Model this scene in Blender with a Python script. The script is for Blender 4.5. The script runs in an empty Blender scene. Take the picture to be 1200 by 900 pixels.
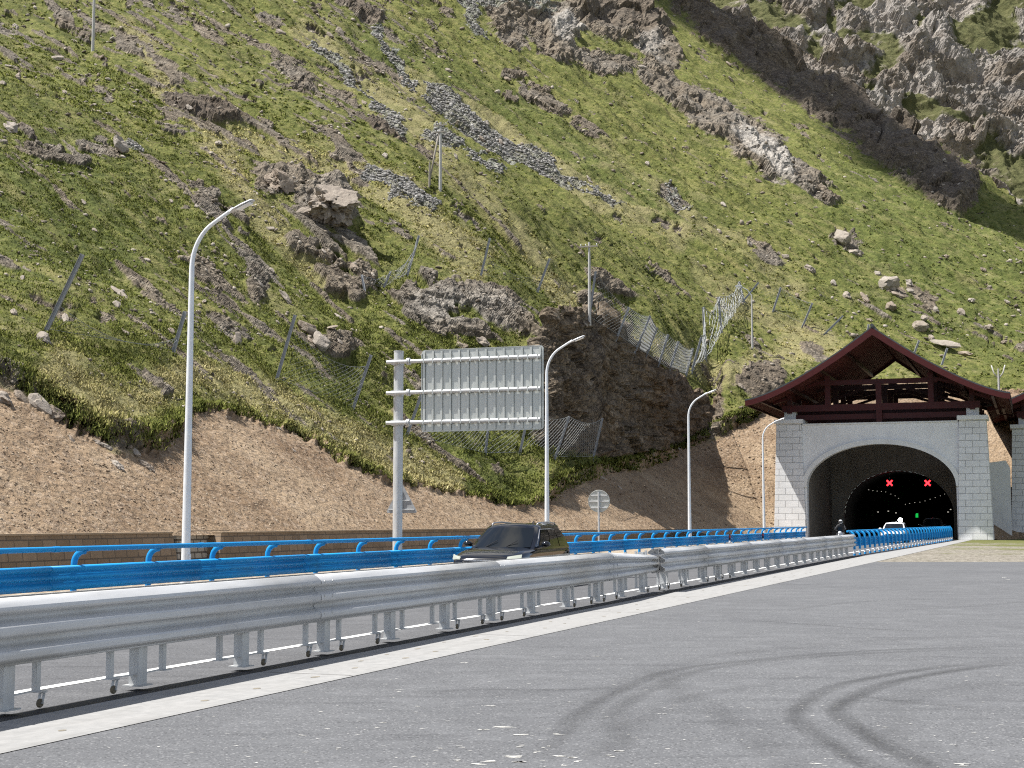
import bpy, bmesh, math, random
import numpy as np
from mathutils import Vector, Matrix
random.seed(7)
rng = np.random.default_rng(7)
scene = bpy.context.scene
COL = scene.collection
R = math.radians
# ------------------------------------------------------------------ camera model (reference frame 1200 x 900)
F, HC = 1700.0, 1.75
PITCH = math.atan(160.0 / F)
CP, SP = math.cos(PITCH), math.sin(PITCH)
FH = F / CP
TH = math.atan(613.0 / FH)                       # heading of the road, to the right of the view
U = Vector((math.sin(TH), math.cos(TH), 0)); N = Vector((-math.cos(TH), math.sin(TH), 0))
RZ = math.pi / 2 - TH
def ray(px, py):
    x = (px - 600) / F; v = (450 - py) / F
    return Vector((x, CP - v * SP, SP + v * CP))
def at_z(px, py, z=0.0):
    r = ray(px, py); t = (z - HC) / r.z
    return Vector((r.x * t, r.y * t, z))
def at_y(px, py, Y):
    r = ray(px, py); t = Y / r.y
    return Vector((r.x * t, Y, HC + r.z * t))
def at_n(px, py, n):                              # where the ray meets the upright plane running n metres left of the camera along the road
    r = ray(px, py); t = n / r.dot(N)
    return Vector((r.x * t, r.y * t, HC + r.z * t))
def at_u(px, py, u):
    r = ray(px, py); t = u / r.dot(U)
    return Vector((r.x * t, r.y * t, HC + r.z * t))
def RF(u, n, z=0.0):
    p = U * u + N * n
    return Vector((p.x, p.y, z))
def un(p): return p.dot(U), p.dot(N)
def project(X, Y, Z):
    w = Y * CP + (Z - HC) * SP; v = -Y * SP + (Z - HC) * CP
    return 600 + F * X / w, 450 - F * v / w
# ------------------------------------------------------------------ object helpers
def tag(o, label=None, cat=None, group=None, kind=None):
    if label: o['label'] = label
    if cat: o['category'] = cat
    if group: o['group'] = group
    if kind: o['kind'] = kind
    return o
def thing(name, label, cat, loc=(0, 0, 0), rz=0.0, group=None):
    o = bpy.data.objects.new(name, None); o.empty_display_size = 0.3
    o.location = loc; o.rotation_euler = (0, 0, rz); COL.objects.link(o)
    return tag(o, label, cat, group)
def link(name, me, mat, parent=None):
    o = bpy.data.objects.new(name, me); COL.objects.link(o)
    if mat:
        if not isinstance(mat, (list, tuple)): mat = [mat]
        for m in mat: me.materials.append(m)
    if parent: o.parent = parent
    return o
def copy_tree(o, parent=None):
    c = o.copy(); COL.objects.link(c)
    if parent: c.parent = parent
    for ch in list(o.children): copy_tree(ch, c)
    return c
class MB:
    def __init__(s): s.v = []; s.f = []; s.mi = []
    def add(s, vs, fs, mi=0):
        b = len(s.v); s.v += [tuple(v) for v in vs]
        s.f += [tuple(b + i for i in f) for f in fs]; s.mi += [mi] * len(fs); return s
    def box(s, c, d, rot=None, mi=0, taper=1.0):
        hx, hy, hz = d[0] / 2, d[1] / 2, d[2] / 2
        vs = []
        for z, k in ((-hz, 1.0), (hz, taper)):
            for x, y in ((-hx, -hy), (hx, -hy), (hx, hy), (-hx, hy)):
                p = Vector((x * k, y * k, z))
                if rot: p = rot @ p
                vs.append(p + Vector(c))
        return s.add(vs, [(3, 2, 1, 0), (4, 5, 6, 7), (0, 1, 5, 4), (1, 2, 6, 5), (2, 3, 7, 6), (3, 0, 4, 7)], mi)
    def bar(s, a, b, w, h, mi=0):                # rectangular bar between two points
        a, b = Vector(a), Vector(b); d = b - a
        q = d.to_track_quat('X', 'Z').to_matrix()
        return s.box((a + b) / 2, (d.length, w, h), q, mi)
    def tube(s, pts, r, seg=10, mi=0, cap=True):
        pts = [Vector(p) for p in pts]
        rs = r if isinstance(r, (list, tuple)) else [r] * len(pts)
        rings = []; prev = None
        for i, p in enumerate(pts):
            t = (pts[min(i + 1, len(pts) - 1)] - pts[max(i - 1, 0)]).normalized()
            if prev is None:
                a = t.orthogonal().normalized()
            else:
                a = (prev - t * prev.dot(t)).normalized()
            prev = a; b = t.cross(a)
            rings.append([p + (a * math.cos(k * 2 * math.pi / seg) + b * math.sin(k * 2 * math.pi / seg)) * rs[i] for k in range(seg)])
        vs = [v for ring in rings for v in ring]; fs = []
        for i in range(len(pts) - 1):
            for k in range(seg):
                fs.append((i * seg + k, i * seg + (k + 1) % seg, (i + 1) * seg + (k + 1) % seg, (i + 1) * seg + k))
        if cap:
            fs.append(tuple(range(seg))[::-1]); fs.append(tuple((len(pts) - 1) * seg + k for k in range(seg)))
        return s.add(vs, fs, mi)
    def sweep(s, prof, path, mi=0, closed=False, scale=None):
        """prof: (side, up) points; path: (x, y, zoffset) points, the side axis is the left normal of the path in plan"""
        n = len(prof); vs = []; fs = []
        for i, p in enumerate(path):
            a = Vector(path[max(i - 1, 0)]); b = Vector(path[min(i + 1, len(path) - 1)])
            t = (b - a); t.z = 0; t.normalize(); l = Vector((-t.y, t.x, 0))
            for (q, z) in prof:
                if scale: q, z = scale(i, q, z)
                vs.append(Vector(p) + l * q + Vector((0, 0, z)))
        m = n if closed else n - 1
        for i in range(len(path) - 1):
            for k in range(m):
                k2 = (k + 1) % n
                fs.append((i * n + k, (i + 1) * n + k, (i + 1) * n + k2, i * n + k2))
        return s.add(vs, fs, mi)
    def lathe(s, prof, c=(0, 0, 0), axis='z', seg=20, mi=0):
        vs = []; fs = []; n = len(prof)
        for k in range(seg):
            a = 2 * math.pi * k / seg
            for r, h in prof:
                p = (r * math.cos(a), r * math.sin(a), h)
                if axis == 'y': p = (p[0], p[2], p[1])
                if axis == 'x': p = (p[2], p[0], p[1])
                vs.append((p[0] + c[0], p[1] + c[1], p[2] + c[2]))
        for k in range(seg):
            k2 = (k + 1) % seg
            for i in range(n - 1):
                fs.append((k * n + i, k2 * n + i, k2 * n + i + 1, k * n + i + 1))
        return s.add(vs, fs, mi)
    def prism(s, poly, h0, h1, plane='xy', mi=0):
        """poly extruded from h0 to h1 along the third axis"""
        n = len(poly)
        def pt(a, b, h): return {'xy': (a, b, h), 'xz': (a, h, b), 'yz': (h, a, b)}[plane]
        vs = [pt(a, b, h0) for a, b in poly] + [pt(a, b, h1) for a, b in poly]
        fs = [tuple(range(n))[::-1], tuple(range(n, 2 * n))] + [(i, (i + 1) % n, n + (i + 1) % n, n + i) for i in range(n)]
        return s.add(vs, fs, mi)
    def build(s, name, mat, parent=None, smooth=False, bevel=0.0, solid=0.0, sub=0, auto=None):
        me = bpy.data.meshes.new(name); me.from_pydata(s.v, [], s.f)
        for p, m in zip(me.polygons, s.mi): p.material_index = m
        bm = bmesh.new(); bm.from_mesh(me); bmesh.ops.recalc_face_normals(bm, faces=bm.faces); bm.to_mesh(me); bm.free()
        if smooth: me.polygons.foreach_set('use_smooth', [True] * len(me.polygons))
        o = link(name, me, mat, parent)
        if smooth and auto:
            me.set_sharp_from_angle(angle=R(auto))
        if solid:
            m = o.modifiers.new('solid', 'SOLIDIFY'); m.thickness = solid; m.offset = 0
        if bevel:
            m = o.modifiers.new('bevel', 'BEVEL'); m.width = bevel; m.segments = 2; m.limit_method = 'ANGLE'
        if sub:
            m = o.modifiers.new('sub', 'SUBSURF'); m.levels = sub; m.render_levels = sub
        return o
# ------------------------------------------------------------------ noise (numpy)
_ang = rng.random(256) * 2 * np.pi
G2 = np.stack([np.cos(_ang), np.sin(_ang)], 1).astype(np.float32)
_g3 = rng.normal(size=(256, 3)); G3 = (_g3 / np.linalg.norm(_g3, axis=1)[:, None]).astype(np.float32)
RT = rng.random((1024, 6)).astype(np.float32)
def hsh(x, y, z, seed):
    h = (x.astype(np.uint32) * np.uint32(374761393) + y.astype(np.uint32) * np.uint32(668265263)
         + z.astype(np.uint32) * np.uint32(2246822519) + np.uint32(seed * 974711 + 17))
    h = (h ^ (h >> np.uint32(13))) * np.uint32(1274126177)
    return h ^ (h >> np.uint32(16))
def perlin2(x, y, seed=0):
    x = np.asarray(x, np.float32); y = np.asarray(y, np.float32)
    xi = np.floor(x).astype(np.int32); yi = np.floor(y).astype(np.int32); fx = x - xi; fy = y - yi
    u = fx * fx * fx * (fx * (fx * 6 - 15) + 10); v = fy * fy * fy * (fy * (fy * 6 - 15) + 10)
    zz = np.zeros_like(xi)
    def g(a, b):
        q = G2[hsh(xi + a, yi + b, zz, seed) & np.uint32(255)]
        return q[..., 0] * (fx - a) + q[..., 1] * (fy - b)
    a = g(0, 0); b = g(1, 0); c = g(0, 1); d = g(1, 1)
    return ((a + u * (b - a)) * (1 - v) + (c + u * (d - c)) * v) * 1.5
def fbm2(x, y, oct=4, seed=0, gain=0.5):
    s = 0; a = 1.0; f = 1.0
    for i in range(oct):
        s = s + a * perlin2(x * f, y * f, seed + i * 13); a *= gain; f *= 2.03
    return s
def perlin3(p, seed=0):
    p = np.asarray(p, np.float32); i = np.floor(p).astype(np.int32); f = p - i
    w = f * f * f * (f * (f * 6 - 15) + 10); out = 0
    for a in (0, 1):
        for b in (0, 1):
            for c in (0, 1):
                q = G3[hsh(i[:, 0] + a, i[:, 1] + b, i[:, 2] + c, seed) & np.uint32(255)]
                d = q[:, 0] * (f[:, 0] - a) + q[:, 1] * (f[:, 1] - b) + q[:, 2] * (f[:, 2] - c)
                k = (w[:, 0] if a else 1 - w[:, 0]) * (w[:, 1] if b else 1 - w[:, 1]) * (w[:, 2] if c else 1 - w[:, 2])
                out = out + d * k
    return out * 1.5
def fbm3(p, oct=4, seed=0, gain=0.5):
    s = 0; a = 1.0; q = np.asarray(p, np.float32)
    for i in range(oct):
        s = s + a * perlin3(q, seed + i * 7); a *= gain; q = q * 2.03
    return s
def blocky(p, seed=0):
    """faceted blocks: every cell has its own height and tilt"""
    p = np.asarray(p, np.float32); i = np.floor(p).astype(np.int32)
    best = np.full(len(p), 1e9, np.float32); out = np.zeros(len(p), np.float32); sec = best.copy()
    for a in (-1, 0, 1):
        for b in (-1, 0, 1):
            for c in (-1, 0, 1):
                q = RT[hsh(i[:, 0] + a, i[:, 1] + b, i[:, 2] + c, seed) & np.uint32(1023)]
                d = p - (i + np.array([a, b, c]) + q[:, :3])
                dd = (d * d).sum(1); m = dd < best
                sec = np.where(m, best, np.minimum(sec, dd))
                val = q[:, 3] - 0.5 + d[:, 0] * (q[:, 4] - .5) * 1.3 + d[:, 1] * (q[:, 5] - .5) * 1.3
                out = np.where(m, val, out); best = np.where(m, dd, best)
    edge = np.sqrt(sec) - np.sqrt(best)
    return out, edge
def sstep(a, b, x):
    t = np.clip((x - a) / (b - a), 0, 1); return t * t * (3 - 2 * t)
EXPO = 0.90
# ------------------------------------------------------------------ materials
class NT:
    def __init__(s, name):
        s.m = bpy.data.materials.new(name); s.m.use_nodes = True; s.t = s.m.node_tree
        s.b = s.t.nodes['Principled BSDF']; s.b.inputs['Specular IOR Level'].default_value = 0.3
    def n(s, typ, **kw):
        nd = s.t.nodes.new(typ)
        for k, v in kw.items():
            if k in nd.inputs: 
                if hasattr(v, 'is_output'): s.t.links.new(v, nd.inputs[k])
                else: nd.inputs[k].default_value = v
            else: setattr(nd, k, v)
        return nd
    def ln(s, a, b): s.t.links.new(a, b)
    def coord(s, kind='Object'):
        return s.n('ShaderNodeTexCoord').outputs[kind]
    def pos(s): return s.n('ShaderNodeNewGeometry').outputs['Position']
    def mapv(s, vec, scale=(1, 1, 1), rot=(0, 0, 0), loc=(0, 0, 0)):
        m = s.n('ShaderNodeMapping'); s.ln(vec, m.inputs[0]); m.inputs['Scale'].default_value = scale
        m.inputs['Rotation'].default_value = rot; m.inputs['Location'].default_value = loc
        return m.outputs[0]
    def noise(s, vec, scale, detail=4, rough=.55, dist=0):
        m = s.n('ShaderNodeTexNoise'); s.ln(vec, m.inputs['Vector']); m.inputs['Scale'].default_value = scale
        m.inputs['Detail'].default_value = detail; m.inputs['Roughness'].default_value = rough; m.inputs['Distortion'].default_value = dist
        return m.outputs['Fac']
    def voro(s, vec, scale, out='Distance', feature='F1'):
        m = s.n('ShaderNodeTexVoronoi', feature=feature); s.ln(vec, m.inputs['Vector']); m.inputs['Scale'].default_value = scale
        return m.outputs[out]
    def ramp(s, fac, stops):
        m = s.n('ShaderNodeValToRGB'); s.ln(fac, m.inputs[0]); e = m.color_ramp.elements
        while len(e) < len(stops): e.new(0.5)
        for el, (p, c) in zip(e, stops):
            el.position = p; el.color = (*c, 1) if len(c) == 3 else c
        return m.outputs[0]
    def rng(s, v, a, b, c=0.0, d=1.0):
        m = s.n('ShaderNodeMapRange'); s.ln(v, m.inputs['Value'])
        for k, x in zip(('From Min', 'From Max', 'To Min', 'To Max'), (a, b, c, d)): m.inputs[k].default_value = x
        return m.outputs[0]
    def mix(s, fac, a, b, mode='MIX'):
        m = s.n('ShaderNodeMix', data_type='RGBA', blend_type=mode)
        if hasattr(fac, 'is_output'): s.ln(fac, m.inputs[0])
        else: m.inputs[0].default_value = fac
        for i, x in ((6, a), (7, b)):
            if hasattr(x, 'is_output'): s.ln(x, m.inputs[i])
            else: m.inputs[i].default_value = (*x, 1) if len(x) == 3 else x
        return m.outputs[2]
    def math(s, op, a, b=0.0, clamp=False):
        m = s.n('ShaderNodeMath', operation=op, use_clamp=clamp)
        for i, x in ((0, a), (1, b)):
            if hasattr(x, 'is_output'): s.ln(x, m.inputs[i])
            else: m.inputs[i].default_value = x
        return m.outputs[0]
    def color(s, c): 
        if hasattr(c, 'is_output'): s.ln(c, s.b.inputs['Base Color'])
        else: s.b.inputs['Base Color'].default_value = (*c, 1)
    def set(s, **kw):
        for k, v in kw.items():
            k = {'rough': 'Roughness', 'metal': 'Metallic', 'spec': 'Specular IOR Level', 'coat': 'Coat Weight', 'alpha': 'Alpha'}.get(k, k)
            if hasattr(v, 'is_output'): s.ln(v, s.b.inputs[k])
            else: s.b.inputs[k].default_value = v
        return s
    def bump(s, h, strength=.5, dist=.02):
        m = s.n('ShaderNodeBump'); s.ln(h, m.inputs['Height']); m.inputs['Strength'].default_value = strength
        m.inputs['Distance'].default_value = dist; s.ln(m.outputs[0], s.b.inputs['Normal'])
def worn(name, c1, c2, scale=3.0, rough=.5, metal=0.0, bump=0.0, spec=.4, stretch=(1, 1, 1), dirt=None):
    t = NT(name); v = t.mapv(t.coord(), stretch)
    f = t.noise(v, scale, 6, .65); c = t.ramp(f, [(.3, c1), (.7, c2)])
    if dirt:
        g = t.rng(t.noise(v, scale * .37, 5, .7), .52, .72, 0, .7); c = t.mix(g, c, dirt)
    t.color(c); t.set(rough=t.rng(f, .3, .7, rough - .08, rough + .1), metal=metal, spec=spec)
    if bump: t.bump(t.noise(v, scale * 6, 5), bump, .01)
    return t.m
def emit(name, c, s):
    t = NT(name); t.color((.02, .02, .02)); t.b.inputs['Emission Color'].default_value = (*c, 1); t.b.inputs['Emission Strength'].default_value = s
    return t.m
M = {}
M['galv'] = worn('galvanised_steel', (.46, .465, .465), (.57, .575, .575), 1.6, .48, .18, 0, .45, (.5, 2, 2), (.36, .345, .31))
M['galv_post'] = worn('galvanised_post', (.44, .445, .44), (.54, .545, .54), 3, .5, .25, 0, .5, (3, 3, 1), (.36, .34, .31))
M['galv_dull'] = worn('weathered_steel_post', (.22, .225, .23), (.36, .37, .38), 5, .6, .3)
M['wire'] = worn('net_wire', (.16, .17, .17), (.28, .29, .29), 5, .6, .2)
M['blue'] = worn('blue_paint', (.005, .235, .56), (.008, .28, .62), 1.2, .45, 0, 0, .3, (1, 2, 2), (.035, .21, .38))
M['white_paint'] = worn('white_pole_paint', (.60, .62, .64), (.70, .72, .73), 4, .35, 0, 0, .5)
M['lamp_grey'] = worn('lamp_head_grey', (.45, .46, .47), (.55, .56, .57), 6, .4, .3)
M['lens'] = worn('lamp_lens', (.65, .67, .68), (.75, .77, .78), 6, .1, 0, 0, .5)
M['alu'] = worn('sign_back_aluminium', (.40, .41, .38), (.52, .53, .50), 3, .38, .45, 0, .5, (1, 1, .3))
M['rubber'] = worn('black_rubber', (.015, .015, .016), (.03, .03, .031), 8, .75)
M['black'] = worn('black_plastic', (.012, .012, .013), (.022, .022, .024), 8, .5)
M['chrome'] = worn('chrome', (.6, .6, .61), (.7, .7, .71), 8, .15, .9)
M['wood_grey'] = worn('weathered_wood_pole', (.20, .18, .15), (.32, .29, .25), 8, .8, 0, .3, .2, (4, 4, .5))
M['conc_pole'] = worn('concrete_pole', (.38, .37, .35), (.48, .47, .44), 5, .8, 0, .2, .2)
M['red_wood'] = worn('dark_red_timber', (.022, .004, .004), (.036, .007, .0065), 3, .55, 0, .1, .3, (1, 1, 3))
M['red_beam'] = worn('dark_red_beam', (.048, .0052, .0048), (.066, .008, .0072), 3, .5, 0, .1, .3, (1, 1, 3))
M['roof_dark'] = worn('dark_roof_tile', (.035, .04, .042), (.06, .065, .068), 3, .5, 0, .2, .4)
M['signal_red'] = emit('red_signal', (1, .02, .03), 3.2)
M['signal_green'] = emit('green_signal', (.02, 1, .15), .30)
M['tunnel_lamp'] = emit('tunnel_lamp_glow', (1, .93, .8), .3)
M['headlamp'] = emit('headlamp_glow', (.95, 1, .86), .42)
M['bright'] = emit('bright_lamp', (1, 1, .97), 18.0)
def concrete(name, c1, c2, streak=.35):
    t = NT(name); v = t.coord()
    f = t.noise(v, .9, 7, .65); c = t.ramp(f, [(.3, c1), (.7, c2)])
    st = t.rng(t.noise(t.mapv(v, (2.2, 2.2, .18)), 1.0, 5, .6), .5, .75, 0, streak)
    c = t.mix(st, c, tuple(x * .55 for x in c1)); t.color(c); t.set(rough=.85, spec=.2)
    t.bump(t.noise(v, 14, 6, .7), .25, .01); return t.m
M['conc'] = concrete('pale_concrete', (.72, .72, .715), (.80, .80, .79), .16)
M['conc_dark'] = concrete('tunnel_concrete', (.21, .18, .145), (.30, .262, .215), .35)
M['conc_wall'] = concrete('weathered_concrete', (.66, .66, .64), (.74, .74, .725), .25)
def blocks(name, c1, c2, cm, bw, bh, mortar, rough=.75, bumpd=.02, fine=20):
    t = NT(name); p = t.coord(); s = t.n('ShaderNodeSeparateXYZ'); t.ln(p, s.inputs[0])
    cx = t.n('ShaderNodeCombineXYZ'); t.ln(t.math('ADD', s.outputs[0], s.outputs[1]), cx.inputs[0]); t.ln(s.outputs[2], cx.inputs[1])
    b = t.n('ShaderNodeTexBrick'); t.ln(cx.outputs[0], b.inputs['Vector'])
    b.inputs['Color1'].default_value = (*c1, 1); b.inputs['Color2'].default_value = (*c2, 1); b.inputs['Mortar'].default_value = (*cm, 1)
    b.inputs['Scale'].default_value = 1; b.inputs['Mortar Size'].default_value = mortar; b.inputs['Mortar Smooth'].default_value = .3
    b.inputs['Brick Width'].default_value = bw; b.inputs['Row Height'].default_value = bh
    n = t.noise(p, fine, 6, .7); big = t.noise(p, .5, 4, .6)
    c = t.mix(t.rng(n, .3, .75, 0, .5), b.outputs['Color'], (.6, .6, .6), 'MULTIPLY')
    c = t.mix(t.rng(big, .45, .75, 0, .35), c, (.7, .68, .64), 'MULTIPLY')
    t.color(c); t.set(rough=rough, spec=.25)
    h = t.math('ADD', t.math('MULTIPLY', b.outputs['Fac'], -1.0), t.math('MULTIPLY', n, .5)); t.bump(h, .7, bumpd); return t.m
M['tiles'] = blocks('white_block_cladding', (.77, .77, .765), (.82, .82, .815), (.34, .34, .34), 1.25, .60, .022, .6, .02, 9)
M['stone_wall'] = blocks('brown_stone_blocks', (.20, .145, .095), (.27, .20, .135), (.13, .105, .08), .62, .30, .018, .9, .05, 6)
M['rubble'] = blocks('grey_rubble_stone', (.33, .29, .23), (.45, .40, .33), (.12, .10, .08), .45, .22, .03, .9, .06, 4)
def asphalt(name, dark, lightc, speck, blotch=.35):
    t = NT(name); p = t.pos()
    f = t.noise(p, 55, 5, .8); c = t.ramp(f, [(.36, dark), (.50, tuple((a + b) / 2 for a, b in zip(dark, lightc))), (.64, lightc)])
    vv = t.voro(p, 62, 'Color'); sv = t.n('ShaderNodeSeparateColor'); t.ln(vv, sv.inputs[0])
    c = t.mix(t.rng(sv.outputs[0], .88, .97, 0, .6), c, speck); c = t.mix(t.rng(sv.outputs[1], .86, .95, 0, .6), c, tuple(x * .35 for x in dark))
    big = t.noise(t.mapv(p, (1, 1, 1)), .22, 6, .62, .4); c = t.mix(t.rng(big, .40, .70, 0, blotch), c, (.62, .62, .64), 'MULTIPLY')
    big2 = t.noise(p, 1.3, 6, .7); c = t.mix(t.rng(big2, .5, .8, 0, .5), c, tuple(min(1, x * 1.35) for x in lightc))
    st = t.noise(t.mapv(p, (.5, 3.0, 1), (0, 0, .15)), .8, 6, .65); c = t.mix(t.rng(st, .52, .72, 0, .6), c, (.62, .62, .63), 'MULTIPLY')
    chip = t.noise(t.mapv(p, (1.1, 5, 1)), 2.4, 5, .75); c = t.mix(t.rng(chip, .735, .76, 0, .8), c, (.5, .49, .46))
    t.color(c); t.set(rough=.88, spec=.25); t.bump(t.math('ADD', f, t.math('MULTIPLY', t.voro(p, 60), .6)), .35, .008); return t.m
M['lot'] = asphalt('worn_asphalt', (.088, .090, .094), (.134, .136, .141), (.27, .27, .27))
M['road'] = asphalt('road_asphalt', (.070, .071, .075), (.125, .126, .13), (.22, .22, .22), .25)
def strip_mat():
    t = NT('concrete_strip'); p = t.coord(); f = t.noise(p, 6, 7, .7); c = t.ramp(f, [(.3, (.22, .22, .215)), (.7, (.32, .315, .305))])
    big = t.noise(p, .6, 5, .6); c = t.mix(t.rng(big, .42, .66, 0, .6), c, (.27, .265, .255)); sm = t.noise(t.mapv(p, (.35, 4, 1)), 1.4, 7, .7); c = t.mix(t.rng(sm, .5, .72, 0, .55), c, (.20, .195, .185))
    s = t.n('ShaderNodeSeparateXYZ'); t.ln(p, s.inputs[0])
    j = t.math('LESS_THAN', t.math('ABSOLUTE', t.math('SUBTRACT', t.math('FRACT', t.math('MULTIPLY', s.outputs[0], .1667)), .5)), .0035)
    c = t.mix(j, c, (.12, .115, .11)); ck = t.noise(p, 90, 3, .8); c = t.mix(t.rng(ck, .62, .75, 0, .6), c, (.2, .19, .18))
    t.color(c); t.set(rough=.9, spec=.2); t.bump(f, .3, .01); return t.m
M['strip'] = strip_mat()
def gravel(name, cols, grass=0.0, sc=9.0):
    t = NT(name); p = t.pos(); vv = t.voro(p, sc, 'Color'); sv = t.n('ShaderNodeSeparateColor'); t.ln(vv, sv.inputs[0])
    c = t.ramp(sv.outputs[0], [(0, cols[0]), (.5, cols[1]), (1, cols[2])]); big = t.noise(p, .35, 6, .65)
    c = t.mix(t.rng(big, .4, .7, 0, .5), c, (.6, .58, .55), 'MULTIPLY')
    if grass:
        g = t.noise(p, 1.1, 6, .75); gb = t.noise(p, .12, 3, .6); sx = t.n('ShaderNodeSeparateXYZ'); t.ln(p, sx.inputs[0]); gx = t.rng(sx.outputs[0], 22, 42, -.32, .06); gm = t.rng(t.math('ADD', t.math('ADD', g, gb), gx), 1.0 - grass * .2, 1.14 - grass * .2)
        gc = t.ramp(t.noise(p, 7, 4, .7), [(.3, (.06, .075, .022)), (.7, (.17, .165, .06))]); c = t.mix(gm, c, gc)
    t.color(c); t.set(rough=.95, spec=.15); t.bump(t.math('ADD', t.voro(p, sc), t.noise(p, sc * 2.5, 4)), .8, .04); return t.m
M['gravel'] = gravel('brown_gravel', [(.18, .14, .10), (.32, .26, .19), (.45, .39, .31)])
M['ground'] = gravel('dry_ground', [(.17, .135, .09), (.27, .22, .15), (.38, .32, .24)], .4, 5)
M['verge'] = gravel('gravel_and_grass', [(.11, .10, .08), (.20, .18, .145), (.34, .315, .27)], .9, 8)
M['line'] = worn('road_paint', (.62, .62, .60), (.74, .74, .72), 7, .7, 0, .1, .2, (1, 1, 1), (.45, .44, .42))
def skid_mat():
    t = NT('tyre_mark'); a = t.n('ShaderNodeAttribute', attribute_name='fade'); p = t.pos()
    st = t.noise(p, 26, 4, .7); t.color((.035, .035, .036)); t.set(rough=.8)
    f = t.math('MULTIPLY', a.outputs['Fac'], t.rng(st, .25, .75, .35, 1.15), True)
    t.set(alpha=f); return t.m
M['skid'] = skid_mat()
def car_paint(name, c, rough=.12):
    t = NT(name); f = t.noise(t.coord(), 2.5, 5, .6); t.color(t.mix(t.rng(f, .45, .8, 0, .03), c, (.25, .22, .18)))
    t.set(rough=rough, spec=.5, coat=.3); t.b.inputs['Coat Roughness'].default_value = .06; return t.m
M['car_black'] = car_paint('black_car_paint', (.004, .005, .008), .08); M['car_white'] = car_paint('white_car_paint', (.72, .73, .74), .2)
M['car_grey'] = car_paint('dark_grey_car_paint', (.03, .032, .035), .2)
def glass():
    t = NT('tinted_glass'); t.color((.006, .008, .010)); t.set(rough=.04, spec=.40); return t.m
M['glass'] = glass()
M['jacket'] = worn('black_riding_jacket', (.014, .014, .016), (.03, .03, .033), 6, .7)
M['helmet'] = worn('pale_helmet', (.45, .45, .47), (.55, .55, .57), 5, .25, 0, 0, .5)
M['trim'] = worn('dull_silver_trim', (.34, .34, .35), (.42, .42, .43), 8, .3, .7)
# ------------------------------------------------------------------ hillside
UP, NCEN = 138.0, 13.4                             # portal front and tunnel axis in road coordinates
TOE = [(-80, 27), (72, 27), (100, 25.6), (125, 23.6), (140, 22.2), (140, 3.6), (152, 1.2), (152, -75), (136, -140)]
def dist_cut(u, n):
    """distance from the level corridor (0 inside it)"""
    d = np.full(u.shape, 1e9)
    for (a, b), (c, e) in zip(TOE[:-1], TOE[1:]):
        t = np.clip(((u - a) * (c - a) + (n - b) * (e - b)) / ((c - a) ** 2 + (e - b) ** 2), 0, 1)
        d = np.minimum(d, np.hypot(u - a - t * (c - a), n - b - t * (e - b)))
    nt = np.interp(u, [-80, 72, 100, 125, 140], [27, 27, 25.6, 23.6, 22.2])
    ins = ((u < 140) & (n < nt)) | ((u < 152) & (n < 1.2)) | ((n < 3.6 - (u - 140) / 5) & (u < 152))
    return np.where(ins, 0, d)
def toe_z(u): return np.interp(u, [60, 108, 125], [1.25, 1.1, -.08])
def bank_z(X, Y):
    u = X * U.x + Y * U.y; n = X * N.x + Y * N.y; d = dist_cut(u, n)
    return np.where(d > 0, toe_z(u) + .68 * d, -.35), d
def march(px, py, fn, y0=18, y1=600):
    r = ray(px, py); Y = np.geomspace(y0, y1, 6000); X = r.x / r.y * Y; Z = HC + r.z / r.y * Y
    h = np.nonzero(fn(X, Y) > Z)[0]
    return Vector((X[h[0]], Y[h[0]], Z[h[0]])) if len(h) else None
EDGE = [(-420, 250), (-200, 360), (-80, 415), (0, 446), (30, 462), (62, 488), (100, 506), (135, 528), (185, 530), (205, 516), (222, 484), (255, 482), (290, 490), (330, 503),
        (372, 520), (400, 543), (450, 562), (500, 573), (560, 584), (612, 596), (640, 590), (660, 575), (700, 561), (740, 552), (800, 528),
        (840, 512), (872, 496), (905, 480), (960, 462), (1050, 445), (1150, 462), (1240, 462), (1400, 440), (1800, 380)]
epts = [march(px, py, lambda X, Y: bank_z(X, Y)[0]) for px, py in EDGE]
ek = np.array([p.x / p.y for p in epts]); eY = np.array([p.y for p in epts]); eZ = np.array([p.z for p in epts])
LIPV = np.interp([e[0] for e in EDGE], [-420, 0, 190, 215, 240, 600, 630, 660, 880, 960, 1800], [.7, .8, .8, .5, .12, .12, .4, .9, .9, .3, .3])
# the blasted rock face below the upper fence
KBd = ((604, 515, 97), (660, 527, 104), (700, 530, 110.5), (745, 532, 122), (795, 528, 142), (832, 508, 149), (856, 495, 153))
KTd = ((604, 345, 105), (660, 358, 110), (700, 368, 115), (745, 394, 126), (795, 434, 146), (832, 474, 152.5), (856, 488, 156))
KB, KT = [], []
for (bx, by, bY), (tx, ty, tY) in zip(KBd, KTd):
    yb_ = max(bY, float(np.interp((bx - 600) / FH, ek, eY)) + 2.5); KB.append(at_y(bx, by, yb_)); KT.append(at_y(tx, ty, yb_ + 4.5))
CT = [(-500, 180, 62), (-200, 250, 75), (-200, 0, 130), (0, 330, 69), (0, 200, 94), (0, 90, 128), (0, 0, 165), (200, 380, 76), (200, 200, 112), (200, 80, 155), (200, 0, 190),
      (400, 430, 95), (400, 330, 110), (400, 230, 130), (400, 100, 185), (400, 0, 240), (500, 420, 104), (560, 335, 112), (600, 240, 158),
      (600, 120, 235), (600, 0, 310), (800, 380, 164), (800, 250, 220), (800, 100, 320), (820, 0, 415), (900, 400, 182),
      (1050, 370, 206), (1050, 250, 268), (1050, 140, 372), (1200, 440, 196), (1200, 340, 244), (1200, 235, 312), (1400, 330, 280), (1700, 330, 300)]
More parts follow.
